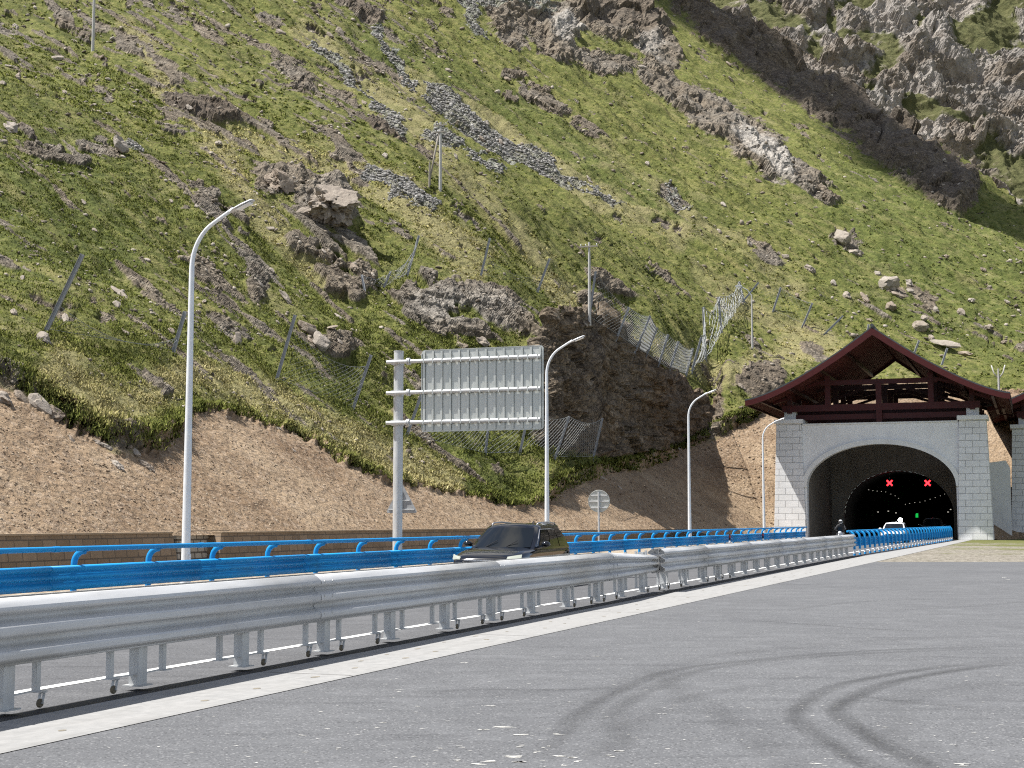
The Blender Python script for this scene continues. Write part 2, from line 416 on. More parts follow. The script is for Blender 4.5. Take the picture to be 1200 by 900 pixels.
cpts = [at_y(*c) for c in CT] + [Vector((p.x, p.y, p.z + l)) for p, e, l in zip(epts, EDGE, LIPV) if -220 <= e[0] <= 1420] + KT[1:-1]
CX = np.array([[p.x, p.y] for p in cpts]) / 100; CZ = np.array([p.z for p in cpts])
def _tp(r2): return np.where(r2 > 1e-12, r2 * np.log(r2 + 1e-12), 0)
def _fit(lam=.02):
    n = len(CX); K = _tp(((CX[:, None] - CX[None]) ** 2).sum(-1)) + lam * np.eye(n)
    P = np.c_[np.ones(n), CX]; A = np.block([[K, P], [P.T, np.zeros((3, 3))]])
    return np.linalg.solve(A, np.r_[CZ, 0, 0, 0])
TPW = _fit()
def tps(X, Y):
    x = np.asarray(X, np.float64) / 100; y = np.asarray(Y, np.float64) / 100
    s = TPW[-3] + TPW[-2] * x + TPW[-1] * y
    for (a, b), w in zip(CX, TPW): s = s + w * _tp((x - a) ** 2 + (y - b) ** 2)
    return s
kbk = np.array([p.x / p.y for p in KB]); ktk = np.array([p.x / p.y for p in KT])
CREST = [at_y(*c) for c in ((100, -700, 900), (500, -260, 640), (700, -110, 480), (820, 2, 415), (850, 20, 408), (885, 38, 400), (930, 72, 392), (1000, 118, 381), (1050, 152, 372), (1115, 193, 350), (1160, 216, 330), (1200, 238, 312), (1260, 262, 300), (1500, 330, 285))]
crk = np.array([p.x / p.y for p in CREST]); crY = np.array([p.y for p in CREST])
def base(X, Y, raw=False):
    k = X / Y; rb = np.interp(k, ek, eY)
    if not raw:
        rb = rb + .35 * fbm2(k * 70, Y * 0 + 3.3, 3, 5) * (rb / 60)
    bz, d = bank_z(X, Y); hz = tps(X, Y)
    # rock face
    yb = np.interp(k, kbk, [p.y for p in KB]); zb = np.interp(k, kbk, [p.z for p in KB])
    yt = np.interp(k, ktk, [p.y for p in KT]); zt = np.interp(k, ktk, [p.z for p in KT])
    ze = np.interp(k, ek, eZ + LIPV)
    cut = np.where(Y < yb, ze + (zb - ze) * np.clip((Y - rb) / np.maximum(yb - rb, .5), 0, 1), zb + (zt - zb) * np.clip((Y - yb) / (yt - yb), 0, 1))
    w = sstep(kbk[0], kbk[1], k) * (1 - sstep(kbk[-2], kbk[-1], k))
    hz = np.where(Y < yt, hz + (cut - hz) * w, hz + (zt - hz) * w * np.exp(-(np.maximum(Y - yt, 0) / 9.0) ** 2))
    # beyond the crest of the spur
    cy = np.where(k > crk[0], np.interp(k, crk, crY), 1e9)
    hz = np.where(Y > cy, hz - .9 * (Y - cy), hz)
    lo = np.minimum(bz, np.interp(k, ek, eZ) + .3)
    z = lo + (np.maximum(hz, -2) - lo) * sstep(0, .45, Y - rb)
    return np.where(d <= 0, bz, z), (Y <= rb) & (d > 0), w * (Y > yb - 1.0) * (Y < yt + .6)
def hillz(X, Y): return base(X, Y, True)[0]
def hit(px, py): return march(px, py, hillz, 24)
pxs = np.concatenate([np.arange(-620, -60, 9.0), np.arange(-60, 1262, 1.65), np.arange(1262, 1820, 9.0)])
kk = (pxs - 600) / FH; NC = len(kk); NR = 880
Yf = np.geomspace(22, 560, 2600)
Z0, _, _ = base(kk[:, None] * Yf[None], np.repeat(Yf[None], NC, 0))
El = (Z0 - HC) / Yf[None]; de = np.diff(El, axis=1)
act = (Z0[:, 1:] > -.2)
wgt = (np.clip(de, 0, .02) * 1707 + np.diff(np.log(Yf))[None] * 45) * act + 1e-7
# wider sampling above the frame
wgt *= np.where(El[:, 1:] > .40, .25, 1)
cum = np.concatenate([np.zeros((NC, 1)), np.cumsum(wgt, 1)], 1); cum /= cum[:, -1:]
q = np.linspace(0, 1, NR); Yg = np.empty((NC, NR))
for i in range(NC): Yg[i] = np.interp(q, cum[i], Yf)
def smooth_cols(A, w):
    pad = np.concatenate([np.repeat(A[:1], w, 0), A, np.repeat(A[-1:], w, 0)]); c = np.cumsum(np.concatenate([np.zeros((1, A.shape[1])), pad]), 0)
    return (c[2 * w + 1:] - c[:-2 * w - 1]) / (2 * w + 1)
Yg = smooth_cols(smooth_cols(Yg, 7), 5)
Xg = kk[:, None] * Yg
Zg, isbank, iscliff = base(Xg, Yg)
P = np.stack([Xg, Yg, Zg], -1)
RBK = np.interp(kk, ek, eY)[:, None]; RBK = RBK + .35 * fbm2(kk[:, None] * 70, 0 * RBK + 3.3, 3, 5) * (RBK / 60)
ppx, ppy = project(Xg, Yg, Zg)                      # where each ground point stands in the photograph: used to map its rocks, screes and turf
# ---- cover maps
wx = ppx + 9 * fbm2(Xg * .13, Yg * .13, 4, 21) + 3 * fbm2(Xg * .9, Yg * .9, 2, 22); wy = ppy + 7 * fbm2(Xg * .13 + 40, Yg * .13, 4, 23) + 3 * fbm2(Xg * .9, Yg * .9 + 9, 2, 24)
def ell(cx, cy, rx, ry, ang):
    a = R(ang); dx = wx - cx; dy = wy - cy
    return 1 - np.hypot((dx * math.cos(a) + dy * math.sin(a)) / rx, (-dx * math.sin(a) + dy * math.cos(a)) / ry)
def line(pts, w):
    d = np.full(wx.shape, 1e9)
    for (a, b), (c, e) in zip(pts[:-1], pts[1:]):
        t = np.clip(((wx - a) * (c - a) + (wy - b) * (e - b)) / ((c - a) ** 2 + (e - b) ** 2), 0, 1)
        d = np.minimum(d, np.hypot(wx - a - t * (c - a), wy - b - t * (e - b)))
    return 1 - d / w
rock = np.zeros_like(Xg); amp = np.zeros_like(Xg)
ROCKS = [(600, 12, 42, 26, 35, 3.5), (650, 30, 34, 28, 30, 4.5), (720, 18, 75, 34, 25, 6), (770, 60, 32, 24, 40, 3.5), (645, 55, 38, 16, 40, 3.5), (700, 72, 52, 12, 10, 1.6),
         (605, 87, 13, 8, 0, 1.2), (790, 105, 50, 16, 30, 2.5), (830, 130, 50, 22, 35, 3.5), (885, 170, 62, 26, 42, 4.5), (945, 215, 42, 16, 40, 3), (770, 92, 22, 20, 20, 2), (600, 45, 20, 12, 40, 2),
         (420, 12, 42, 14, 30, 2.2), (305, 52, 38, 9, 33, 1.2), (345, 88, 42, 11, 32, 1.6), (405, 118, 34, 9, 30, 1.2), (455, 152, 36, 11, 32, 2), (240, 40, 30, 8, 35, .9), (238, 126, 58, 14, 22, 1.8),
         (330, 210, 36, 20, 15, 1.8), (385, 235, 42, 34, 15, 2.4), (195, 80, 34, 9, 38, .8), (150, 55, 30, 9, 38, .8), (110, 25, 30, 8, 38, .7), (250, 250, 34, 9, 46, .9), (280, 250, 20, 9, 40, .8),
         (300, 330, 15, 36, -18, 1.1), (350, 285, 24, 9, 40, .8), (395, 402, 36, 16, 8, 1.3), (360, 395, 20, 10, 20, .8), (265, 395, 20, 6, 25, .7), (430, 320, 12, 22, -40, 1), (500, 347, 40, 9, 12, .8),
         (560, 345, 60, 12, 8, .9), (600, 372, 48, 13, 22, 1.0), (550, 388, 44, 8, 14, .8), (893, 442, 36, 20, -12, .6), (990, 281, 24, 10, 30, 1.6), (783, 236, 9, 22, -38, 1), (640, 116, 36, 8, 30, .8),
         (690, 150, 26, 5, 30, .5), (900, 300, 24, 7, 25, .7), (415, 340, 16, 10, 40, .9), (830, 498, 16, 22, 0, 1), (120, 112, 20, 7, 40, .6), (70, 15, 26, 7, 38, .6), (35, 150, 14, 6, 30, .6), (445, 80, 40, 6, 25, .7),
         (1080, 350, 9, 26, -50, .8), (1045, 335, 22, 6, 40, .6), (720, 330, 40, 8, 28, 1), (700, 350, 22, 10, 20, 1), (955, 415, 20, 10, 30, .9)]
for cx, cy, rx, ry, an, am in ROCKS:
    if cx < 480 and cy > 20: rx, ry, am = rx * .88, ry * .82, am * .62
    m = sstep(-.18, .3, ell(cx, cy, rx, ry, an)); rock = np.maximum(rock, m); amp = np.maximum(amp, m * am)
m = sstep(-.1, .45, line([(800, -20), (850, 30), (900, 62), (960, 108), (1010, 140), (1062, 178), (1118, 222)], 34)); rock = np.maximum(rock, m); amp = np.maximum(amp, m * 6.5)
m = np.clip(iscliff * 2, 0, 1); rock = np.maximum(rock, m); amp = np.where(m > .3, 1.5, amp)
grassy = 1 - isbank
left = 1 - sstep(430, 640, ppx)
rn = fbm2(Xg * .16 + Yg * .05, Yg * .09 - Xg * .06, 4, 31) + .35 * fbm2(Xg * .8, Yg * .8, 2, 33)
m = sstep(.60, .74, rn + .13 * left - .03 + np.where((ppx > 560) & (ppx < 760) & (ppy > 120), -.2, 0) - .22 * sstep(900, 1000, ppx) * sstep(200, 240, ppy)) * grassy * (Yg > np.interp(kk[:, None] + 0 * Yg, ek, eY) + 6)
rock = np.maximum(rock, m * .9); amp = np.maximum(amp, m * .55)
sq = fbm2((Xg * .77 - Yg * .64) / 13, (Xg * .64 + Yg * .77) / 2.6, 4, 37, .6)
m = sstep(.50, .68, sq + .10 * left - .30 * (1 - left) - .3 * np.clip(1 - (Yg - RBK) / 9, 0, 1)) * grassy
rock = np.maximum(rock, m * .85); amp = np.maximum(amp, m * .42)
lipn = np.exp(-((Yg - np.interp(Xg / Yg, ek, eY)) / 1.1) ** 2)
m = sstep(.35, .8, lipn + .3 * perlin2(Xg * .5, Yg * .5, 44)) * (sstep(-.15, .25, perlin2(kk[:, None] * 16 + 0 * Yg, Yg * 0 + 7, 45)) * .8) ; lipm = m * ((ppx < 215) | ((ppx > 640) & (ppx < 900)))
rock = np.maximum(rock, lipm * .8); amp = np.maximum(amp, lipm * .5)
rock *= 1 - isbank * (1 - lipm)
scree = np.maximum.reduce([sstep(-.2, .35, line([(502, 110), (540, 138), (590, 170), (640, 198)], 10)), sstep(-.2, .4, line([(365, 58), (405, 92), (440, 122), (475, 158)], 5)),
                           sstep(-.2, .4, line([(430, 205), (470, 228), (505, 245)], 8)), sstep(-.2, .4, line([(500, 160), (540, 182), (580, 203)], 4.5)), .75 * sstep(-.2, .5, line([(640, 198), (690, 226), (720, 242)], 5)),
                           .5 * sstep(-.2, .4, line([(780, 222), (800, 255)], 4)), sstep(-.2, .4, line([(150, 172), (165, 180)], 4)), .8 * sstep(-.1, .5, line([(640, 10), (545, 0), (560, 40)], 8)), .7 * sstep(-.1, .5, line([(440, 40), (480, 100)], 6))]) * grassy
dry = np.maximum.reduce([.9 * sstep(0, .8, line([(60, 430), (140, 480), (230, 440), (330, 470), (420, 520), (520, 560)], 34)), .8 * sstep(0, .7, line([(150, 30), (210, 120), (300, 240), (400, 330)], 20)), .8 * sstep(0, .8, line([(480, 96), (560, 140), (680, 215), (790, 285)], 26)),
                         .8 * sstep(0, .8, line([(250, 160), (330, 170), (450, 215), (560, 320)], 26)), .7 * sstep(0, .7, line([(350, 40), (440, 100), (520, 190), (640, 300)], 20)), .8 * sstep(0, .7, line([(640, 330), (740, 395), (850, 440), (960, 400), (850, 340)], 26)),
                         .6 * sstep(0, .7, line([(820, 320), (900, 370), (990, 420)], 22)), .5 * sstep(0, .8, line([(700, 170), (830, 280), (930, 330)], 22))]) * grassy
lush = np.maximum.reduce([sstep(0, .7, line([(420, 60), (560, 120), (680, 200), (800, 260)], 46)) * .7, sstep(-.2, .6, ell(1100, 300, 220, 120, 30)) * .8, sstep(0, .7, ell(560, 540, 90, 45, 15)) * .5, sstep(-.2, .6, ell(60, 250, 150, 110, 25)) * .7, sstep(0, .6, ell(400, 450, 60, 50, 20)) * .8])
dark = np.maximum.reduce([sstep(-.2, .3, line([(800, 0), (880, 60), (960, 108), (1062, 178), (1118, 222)], 40)) * .75, sstep(0, .4, ell(238, 126, 58, 14, 22)), sstep(0, .4, ell(730, 15, 70, 34, 25)) * .7, sstep(0, .4, ell(450, 150, 50, 14, 32)) * .8, sstep(0, .3, ell(420, 10, 42, 14, 30)) * .8, np.clip(iscliff, 0, 1) * .12, sstep(-.3, .3, ell(893, 442, 36, 20, -12)) * .6])  # darker rock tones; shade of the crest and the hollow painted in
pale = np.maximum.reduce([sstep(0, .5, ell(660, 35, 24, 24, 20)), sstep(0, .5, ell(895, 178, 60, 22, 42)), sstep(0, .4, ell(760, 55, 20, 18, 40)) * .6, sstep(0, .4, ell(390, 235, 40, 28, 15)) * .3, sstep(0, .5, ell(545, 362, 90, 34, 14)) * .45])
# ---- displacement along the surface normal
def normals(P):
    du = np.zeros_like(P); dv = np.zeros_like(P)
    du[1:-1] = P[2:] - P[:-2]; du[0] = P[1] - P[0]; du[-1] = P[-1] - P[-2]
    dv[:, 1:-1] = P[:, 2:] - P[:, :-2]; dv[:, 0] = P[:, 1] - P[:, 0]; dv[:, -1] = P[:, -1] - P[:, -2]
    n = np.cross(du, dv); n /= np.linalg.norm(n, axis=-1, keepdims=True) + 1e-9
    return n * np.sign(n[..., 2:] + 1e-9)
Nn = normals(P)
far = sstep(90, 260, Yg)
s_ = Xg * .77 - Yg * .64; t_ = Xg * .64 + Yg * .77
hillw = (1 - isbank) * sstep(0, 3, Yg - np.interp(Xg / Yg, ek, eY))
D = hillw * (.55 * fbm2(s_ / 42, t_ / 6.5, 3, 14) + 1.1 * fbm2(s_ / 34, t_ / 16, 3, 1) + (.30 + .5 * far) * fbm2(s_ / 7, t_ / 3.6, 3, 2)) + (1 - isbank) * (.07 + .05 * far) * fbm2(Xg / .75, Yg / .75, 3, 3) + (1 - isbank) * .05 * far * perlin2(Xg / .5, Yg / .5, 4)
# terracettes and tussocks
D += hillw * .16 * np.abs(perlin2(s_ / 2.2 + .5 * perlin2(Xg / 5, Yg / 5, 8), t_ / .9, 5))
D += np.exp(-((Yg - RBK - .2) / .7) ** 2) * (.30 * fbm2(kk[:, None] * 150 + 0 * Yg, Zg * 1.6, 3, 91) + .16 * perlin2(kk[:, None] * 500 + 0 * Yg, Zg * 3, 92))
D += isbank * (.10 * fbm2(s_ / 5, t_ / 5, 3, 6) + .035 * fbm2(Xg / .5, Yg / .5, 3, 7)) * np.clip(dist_cut(Xg * U.x + Yg * U.y, Xg * N.x + Yg * N.y) / 2, 0, 1)
sel = rock > .02
pr = P[sel]
a1 = np.array([.66, -.50, -.56]); a3 = np.array([.30, -.42, .86]); a3 -= a1 * a1.dot(a3); a3 /= np.linalg.norm(a3); a2 = np.cross(a1, a3)
sD = np.clip(Yg[sel] / 120, 1, 3.2)[:, None]
B = np.stack([pr @ a1, pr @ a2, pr @ a3], -1) / sD
am = amp[sel]; sc = np.clip(am, .6, 5)[:, None]
wob = np.stack([fbm3(B / 2.5, 2, 50 + i) for i in range(3)], -1) * .35
b1, e1 = blocky(B / (np.array([5.5, 2.8, 1.9])) + wob * .5, 3); b2, e2 = blocky(B / np.array([1.9, .9, .6]) + wob, 4); b3, e3 = blocky(B / np.array([.5, .34, .26]), 5)
big = np.abs(fbm3(B / np.array([11, 7, 6.]), 4, 60))
rdg = 1 - 2 * np.abs(fbm3(B / np.array([6, 3.4, 2.6]), 4, 62))
iso = pr * np.array([1, 1, 1.15]) / sD
rd2 = 1 - 2 * np.abs(fbm3(iso / np.array([9.0, 9, 9]), 5, 63, .55)); rd3 = 1 - 2 * np.abs(fbm3(iso / 2.6, 4, 64, .6))
rd = am * (.42 * b1 + .30 * rd2 + .20 * big + .22 * rdg - .12) + np.minimum(am, 1.8) * sD[:, 0] ** .35 * (.09 * rd3 + .24 * b2 + .13 * b3 + .06 * fbm3(iso / .7, 3, 61)) - .10 * np.minimum(am, 2) * (e1 < .06)
lay = pr[:, 2] / .85 + .9 * fbm3(pr / 6, 3, 65); lay = np.abs(lay - np.floor(lay) - .5) * 2
rd = np.where(iscliff[sel] > .5, rd * .9 + .55 * b1 + .9 * blocky(pr / np.array([3.4, 4.6, 3.0]), 17)[0] + .22 * lay + .5 * fbm3(pr / 5, 3, 66), rd)
rs = rock[sel]; cl = iscliff[sel]
Dr = D[sel] * (1 - rs) + rs * np.where(cl > .5, rd * .75, rd + .12 * am)
D[sel] = Dr
cav = np.zeros_like(Xg); cav[sel] = np.clip(b2 + .5, 0, 1)
D += scree * (.10 * blocky(np.stack([Xg / .9, Yg / .9, Zg / .9], -1).reshape(-1, 3), 9)[0].reshape(Xg.shape) + .1)
P = P + Nn * D[..., None]
NRM = normals(P)
# ---- mesh
def grid_mesh(name, P, keep=None):
    a, b = P.shape[:2]; idx = np.arange(a * b).reshape(a, b)
    qd = np.stack([idx[:-1, :-1], idx[1:, :-1], idx[1:, 1:], idx[:-1, 1:]], -1).reshape(-1, 4)
    if keep is not None: qd = qd[keep.reshape(-1)]
    me = bpy.data.meshes.new(name); me.vertices.add(a * b); me.vertices.foreach_set('co', P.reshape(-1).astype(np.float32))
    me.loops.add(qd.size); me.loops.foreach_set('vertex_index', qd.reshape(-1).astype(np.int32))
    me.polygons.add(len(qd)); me.polygons.foreach_set('loop_start', np.arange(0, qd.size, 4, dtype=np.int32))
    me.polygons.foreach_set('loop_total', np.full(len(qd), 4, np.int32)); me.polygons.foreach_set('use_smooth', np.ones(len(qd), bool))
    me.update(calc_edges=True); return me
def color_attr(me, name, arrs):
    at = me.attributes.new(name, 'FLOAT_COLOR', 'POINT')
    at.data.foreach_set('color', np.stack([np.broadcast_to(a, arrs[0].shape) for a in arrs], -1).reshape(-1).astype(np.float32))
uu = P[..., 0] * U.x + P[..., 1] * U.y; nn = P[..., 0] * N.x + P[..., 1] * N.y
def inside(u0, u1, n0, n1): return (uu > u0) & (uu < u1) & (nn > n0) & (nn < n1)
bad = (P[..., 2] < 14) & (inside(137, 157.4, 6.2, 20.8) | inside(150, 172.5, -15.4, .2))
low = dist_cut(Xg * U.x + Yg * U.y, Xg * N.x + Yg * N.y) <= 0
def cells(m): return m[:-1, :-1] | m[1:, :-1] | m[1:, 1:] | m[:-1, 1:]
keep = ~(cells(bad) | cells(low))
hm = grid_mesh('hillside', P, keep)
rq = np.maximum(rock, scree); rq = ((rq[:-1, :-1] + rq[1:, 1:]) * .5).reshape(-1)[keep.reshape(-1)]; hm.polygons.foreach_set('use_smooth', rq < .45)
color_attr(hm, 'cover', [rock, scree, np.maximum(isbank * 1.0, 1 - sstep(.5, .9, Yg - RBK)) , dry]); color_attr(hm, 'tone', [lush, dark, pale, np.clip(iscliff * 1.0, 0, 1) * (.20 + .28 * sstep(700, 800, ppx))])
def hill_mat(name, rocky=False):
    t = NT(name); p = t.pos()
    a = t.n('ShaderNodeAttribute', attribute_name='cover'); sa = t.n('ShaderNodeSeparateColor'); t.ln(a.outputs['Color'], sa.inputs[0])
    b = t.n('ShaderNodeAttribute', attribute_name='tone'); sb = t.n('ShaderNodeSeparateColor'); t.ln(b.outputs['Color'], sb.inputs[0])
    rockm, screem, soilm, drym = sa.outputs[0], sa.outputs[1], sa.outputs[2], a.outputs['Alpha']
    lush, dark, pale, cav = sb.outputs[0], sb.outputs[1], sb.outputs[2], b.outputs['Alpha']
    n1 = t.noise(p, .16, 5, .62); n2 = t.noise(p, 1.3, 5, .68); n3 = t.noise(p, 5.5, 4, .75)
    g = t.ramp(n2, [(.28, (.052, .062, .018)), (.43, (.104, .117, .032)), (.56, (.162, .166, .050)), (.74, (.265, .238, .095))])
    g = t.mix(t.rng(lush, 0, 1, 0, .65), g, t.ramp(n2, [(.3, (.048, .068, .018)), (.58, (.092, .118, .031)), (.78, (.152, .166, .053))]))
    fall = t.mapv(t.mapv(p, (1, 1, 1), (0, 0, R(41))), (.045, .42, .06)); f1 = t.noise(fall, 1.0, 6, .66, .6); f2 = t.noise(t.mapv(t.mapv(p, (1, 1, 1), (0, 0, R(41))), (.16, 1.7, .2)), 1.0, 5, .65, .4)
    g = t.mix(t.rng(f1, .34, .48, .55, 0), g, (.050, .060, .018)); g = t.mix(t.rng(f1, .53, .68, 0, .6), g, (.235, .205, .088)); g = t.mix(t.rng(f2, .60, .72, 0, .55), g, (.135, .105, .062)); g = t.mix(t.rng(f2, .30, .42, .5, 0), g, (.045, .056, .017))
    dm = t.math('ADD', t.math('MULTIPLY', drym, .75), t.rng(n1, .46, .70, 0, .55), True)
    dmn = t.rng(t.math('ADD', t.math('MULTIPLY', n2, .6), dm), .52, 1.05)
    g = t.mix(dmn, g, t.ramp(n3, [(.3, (.165, .150, .066)), (.6, (.265, .238, .118)), (.8, (.36, .315, .175))]))
    g = t.mix(t.rng(n3, .32, .46, .6, 0), g, (.028, .034, .011)); g = t.mix(t.rng(n3, .60, .78, 0, .45), g, (.27, .25, .11))
    bs = t.noise(p, .75, 6, .72); g = t.mix(t.rng(bs, .60, .72, 0, .7), g, (.15, .115, .075))
    # rock
    rv = t.mapv(p, (1, 1, 1), (R(35), R(-30), R(40))); st = t.noise(t.mapv(rv, (.25, .25, 1.6)), 1.1, 8, .7, .3); rn = t.noise(p, .9, 8, .72)
    rc = t.ramp(t.math('ADD', t.math('MULTIPLY', st, .6), t.math('MULTIPLY', rn, .4)), [(.33, (.060, .048, .036)), (.45, (.155, .126, .092)), (.56, (.27, .225, .168)), (.70, (.45, .395, .31))])
    rc = t.mix(t.rng(t.noise(p, .10, 4), .45, .62, 0, .4), rc, t.ramp(rn, [(.3, (.085, .08, .072)), (.7, (.36, .34, .30))]))
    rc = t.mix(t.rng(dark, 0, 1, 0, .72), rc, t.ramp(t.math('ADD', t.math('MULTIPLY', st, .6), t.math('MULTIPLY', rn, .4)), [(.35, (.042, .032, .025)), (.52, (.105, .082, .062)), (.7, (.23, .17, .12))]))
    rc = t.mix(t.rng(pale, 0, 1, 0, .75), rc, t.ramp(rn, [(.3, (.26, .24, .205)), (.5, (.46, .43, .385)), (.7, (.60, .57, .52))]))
    lich = t.noise(p, 2.2, 6, .75); rc = t.mix(t.rng(lich, .62, .72, 0, .5), rc, (.11, .10, .045))
    ck = t.math('ABSOLUTE', t.math('SUBTRACT', t.noise(rv, .55, 9, .74, .8), .5)); rc = t.mix(t.rng(ck, 0, .035, .85, 0), rc, (.028, .024, .02)); ck2 = t.math('ABSOLUTE', t.math('SUBTRACT', t.noise(rv, 1.9, 7, .7, .5), .5)); rc = t.mix(t.rng(ck2, 0, .04, .6, 0), rc, (.04, .034, .028))
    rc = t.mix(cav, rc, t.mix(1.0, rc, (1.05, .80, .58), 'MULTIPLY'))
    # scree
    vv = t.voro(p, 1.5, 'Color'); sv = t.n('ShaderNodeSeparateColor'); t.ln(vv, sv.inputs[0]); ve = t.voro(p, 1.5, 'Distance')
    sc = t.ramp(sv.outputs[0], [(0, (.09, .092, .09)), (.5, (.18, .182, .178)), (1, (.34, .34, .33))]); sc = t.mix(.35, sc, g)
    # bare soil of the cut bank
    vb = t.voro(p, 5.5, 'Color'); svb = t.n('ShaderNodeSeparateColor'); t.ln(vb, svb.inputs[0])
    so = t.ramp(n1, [(.32, (.185, .122, .074)), (.5, (.285, .203, .130)), (.68, (.385, .290, .192))]); so = t.mix(t.rng(t.noise(p, .45, 6, .7), .5, .72, 0, .55), so, (.17, .12, .078))
    so = t.mix(t.rng(svb.outputs[0], .62, .95, 0, .5), so, (.40, .315, .235)); so = t.mix(t.rng(svb.outputs[1], .7, .95, 0, .5), so, (.11, .075, .052))
    so = t.mix(t.rng(t.noise(p, 7, 3, .8), .56, .72, 0, .6), so, (.5, .42, .31))
    def edge(mask, lo=.35, hi=.62): return t.rng(t.math('ADD', mask, t.math('MULTIPLY', t.math('SUBTRACT', n2, .5), .9)), lo, hi)
    c = t.mix(edge(rockm), g, rc); c = t.mix(edge(screem, .3, .5), c, sc); c = t.mix(t.math('MULTIPLY', edge(soilm, .4, .55), t.math('SUBTRACT', 1.0, t.rng(rockm, .3, .6))), c, so)
    t.color(c); t.set(rough=.95, spec=.12)
    h = t.math('ADD', t.math('MULTIPLY', n2, .7), t.math('MULTIPLY', n3, .5)); h = t.math('ADD', h, t.math('MULTIPLY', rn, .8)); h = t.math('ADD', h, t.math('MULTIPLY', t.voro(p, 3.6), .25))
    t.bump(h, .95, .32); return t.m
M['hill'] = hill_mat('mountain_slope')
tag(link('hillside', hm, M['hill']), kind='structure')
# picking points on the finished surface
fpx, fpy = project(P[..., 0], P[..., 1], P[..., 2])
def pick(px, py, rad=2.5):
    m = (np.abs(fpx - px) < rad) & (np.abs(fpy - py) < rad) & (Yg > 25)
    ids = np.argwhere(m)
    if not len(ids): return pick(px, py, rad * 2)
    k = ids[np.argmin(Yg[m])]
    return Vector(P[k[0], k[1]]), Vector(NRM[k[0], k[1]])
# ------------------------------------------------------------------ far mountain
mpx = np.concatenate([np.arange(640, 780, 12.), np.arange(780, 1262, 1.7), np.arange(1262, 1900, 12.)]); mk = (mpx - 600) / FH
MC = len(mk); MR = 640
tt = np.linspace(0, .46, MR)[None]
my = 520 + 560 * tt + 0 * mk[:, None]; mx = mk[:, None] * 780 * (.72 + .5 * tt)
mz = 45 + 520 * tt ** .85 - 26 * np.exp(-((mx - 262) / 16) ** 2) * (1 - tt) - .10 * (mx - 200)
MP = np.stack([mx, my, mz], -1)
MN = normals(MP)
mp = MP.reshape(-1, 3); C = np.stack([mp[:, 0] * .8 + mp[:, 2] * .35, mp[:, 1], mp[:, 2] * .8 - mp[:, 0] * .35], -1)
w3 = np.stack([fbm3(C / 30, 2, 80 + i) for i in range(3)], -1) * .5
rg = 1 - np.abs(fbm3(C / np.array([62, 90, 120.]), 4, 70)) * 1.6; c1, _ = blocky(C / np.array([17, 22, 26.]) + w3, 11); c2, ce = blocky(C / np.array([6.5, 8, 9.]) + w3, 12); c3, _ = blocky(C / np.array([2.6, 3, 3.4]), 13)
gr = .75 * sstep(.08, .42, fbm3(C / np.array([40, 50, 34.]), 4, 77) + .02 + .25 * sstep(330, 420, C[:, 0]) * 0)
mpxx, mpyy = project(mp[:, 0], mp[:, 1], mp[:, 2])
for cx, cy, rx, ry in ((1150, 45, 60, 45), (1010, 122, 14, 14), (1070, 130, 22, 12), (1160, 190, 28, 16), (900, 20, 30, 14), (985, 62, 14, 12), (1180, 15, 40, 24), (1080, 35, 22, 14), (970, 35, 12, 20), (1140, 160, 10, 14)):
    gr = np.maximum(gr, .85 * sstep(-.1, .6, 1 - np.hypot((mpxx + c2 * 9 - cx) / rx, (mpyy + c3 * 9 - cy) / ry)))
rk = 1 - gr
md = 9 * (rg - .4) + rk * (3.4 * c1 + 1.9 * c2 + .5 * c3 + 6.5 * (1 - 2 * np.abs(fbm3(C / np.array([26, 26, 30.]), 6, 96, .58)))) + (1 - rk) * (2.2 * fbm3(C / 14, 4, 91) + .7 * fbm3(C / 3, 3, 90)) + rk * 2.5
MP = (mp + MN.reshape(-1, 3) * md[:, None]).reshape(MC, MR, 3)
mm = grid_mesh('far_mountain', MP)
pl = sstep(.1, .5, fbm3(C / 28, 4, 95) + .15)
z0 = np.zeros(len(mp)); color_attr(mm, 'cover', [rk, z0, z0, .35 + z0]); color_attr(mm, 'tone', [z0 + .3, .3 * (1 - pl), .55 * pl, z0])
def far_mat():
    t = NT('far_mountain_rock'); p = t.pos()
    a = t.n('ShaderNodeAttribute', attribute_name='cover'); sa = t.n('ShaderNodeSeparateColor'); t.ln(a.outputs['Color'], sa.inputs[0])
    b = t.n('ShaderNodeAttribute', attribute_name='tone'); sb = t.n('ShaderNodeSeparateColor'); t.ln(b.outputs['Color'], sb.inputs[0])
    n1 = t.noise(p, .05, 6, .65); n2 = t.noise(p, .28, 6, .7); n3 = t.noise(p, 1.2, 5, .7)
    rc = t.ramp(t.math('ADD', t.math('MULTIPLY', n2, .6), t.math('MULTIPLY', n3, .4)), [(.34, (.075, .062, .050)), (.47, (.170, .142, .112)), (.58, (.265, .225, .185)), (.7, (.42, .37, .315))])
    rc = t.mix(t.rng(n1, .42, .6, 0, .6), rc, t.ramp(n2, [(.3, (.11, .105, .10)), (.7, (.38, .365, .345))])); rc = t.mix(t.rng(sb.outputs[2], 0, 1, 0, .8), rc, t.ramp(n3, [(.3, (.30, .27, .24)), (.7, (.52, .48, .435))]))
    rc = t.mix(t.rng(n3, .60, .72, 0, .35), rc, (.12, .115, .05))
    g = t.ramp(n2, [(.3, (.06, .066, .028)), (.55, (.105, .106, .046)), (.75, (.165, .15, .08))]); g = t.mix(t.rng(n3, .3, .45, .5, 0), g, (.045, .045, .022))
    m = t.rng(t.math('ADD', sa.outputs[0], t.math('MULTIPLY', t.math('SUBTRACT', n2, .5), .9)), .35, .6)
    t.color(t.mix(m, g, rc)); t.set(rough=.95, spec=.1); t.bump(t.math('ADD', n2, t.math('MULTIPLY', n3, .5)), .9, 1.6); return t.m
M['far'] = far_mat()
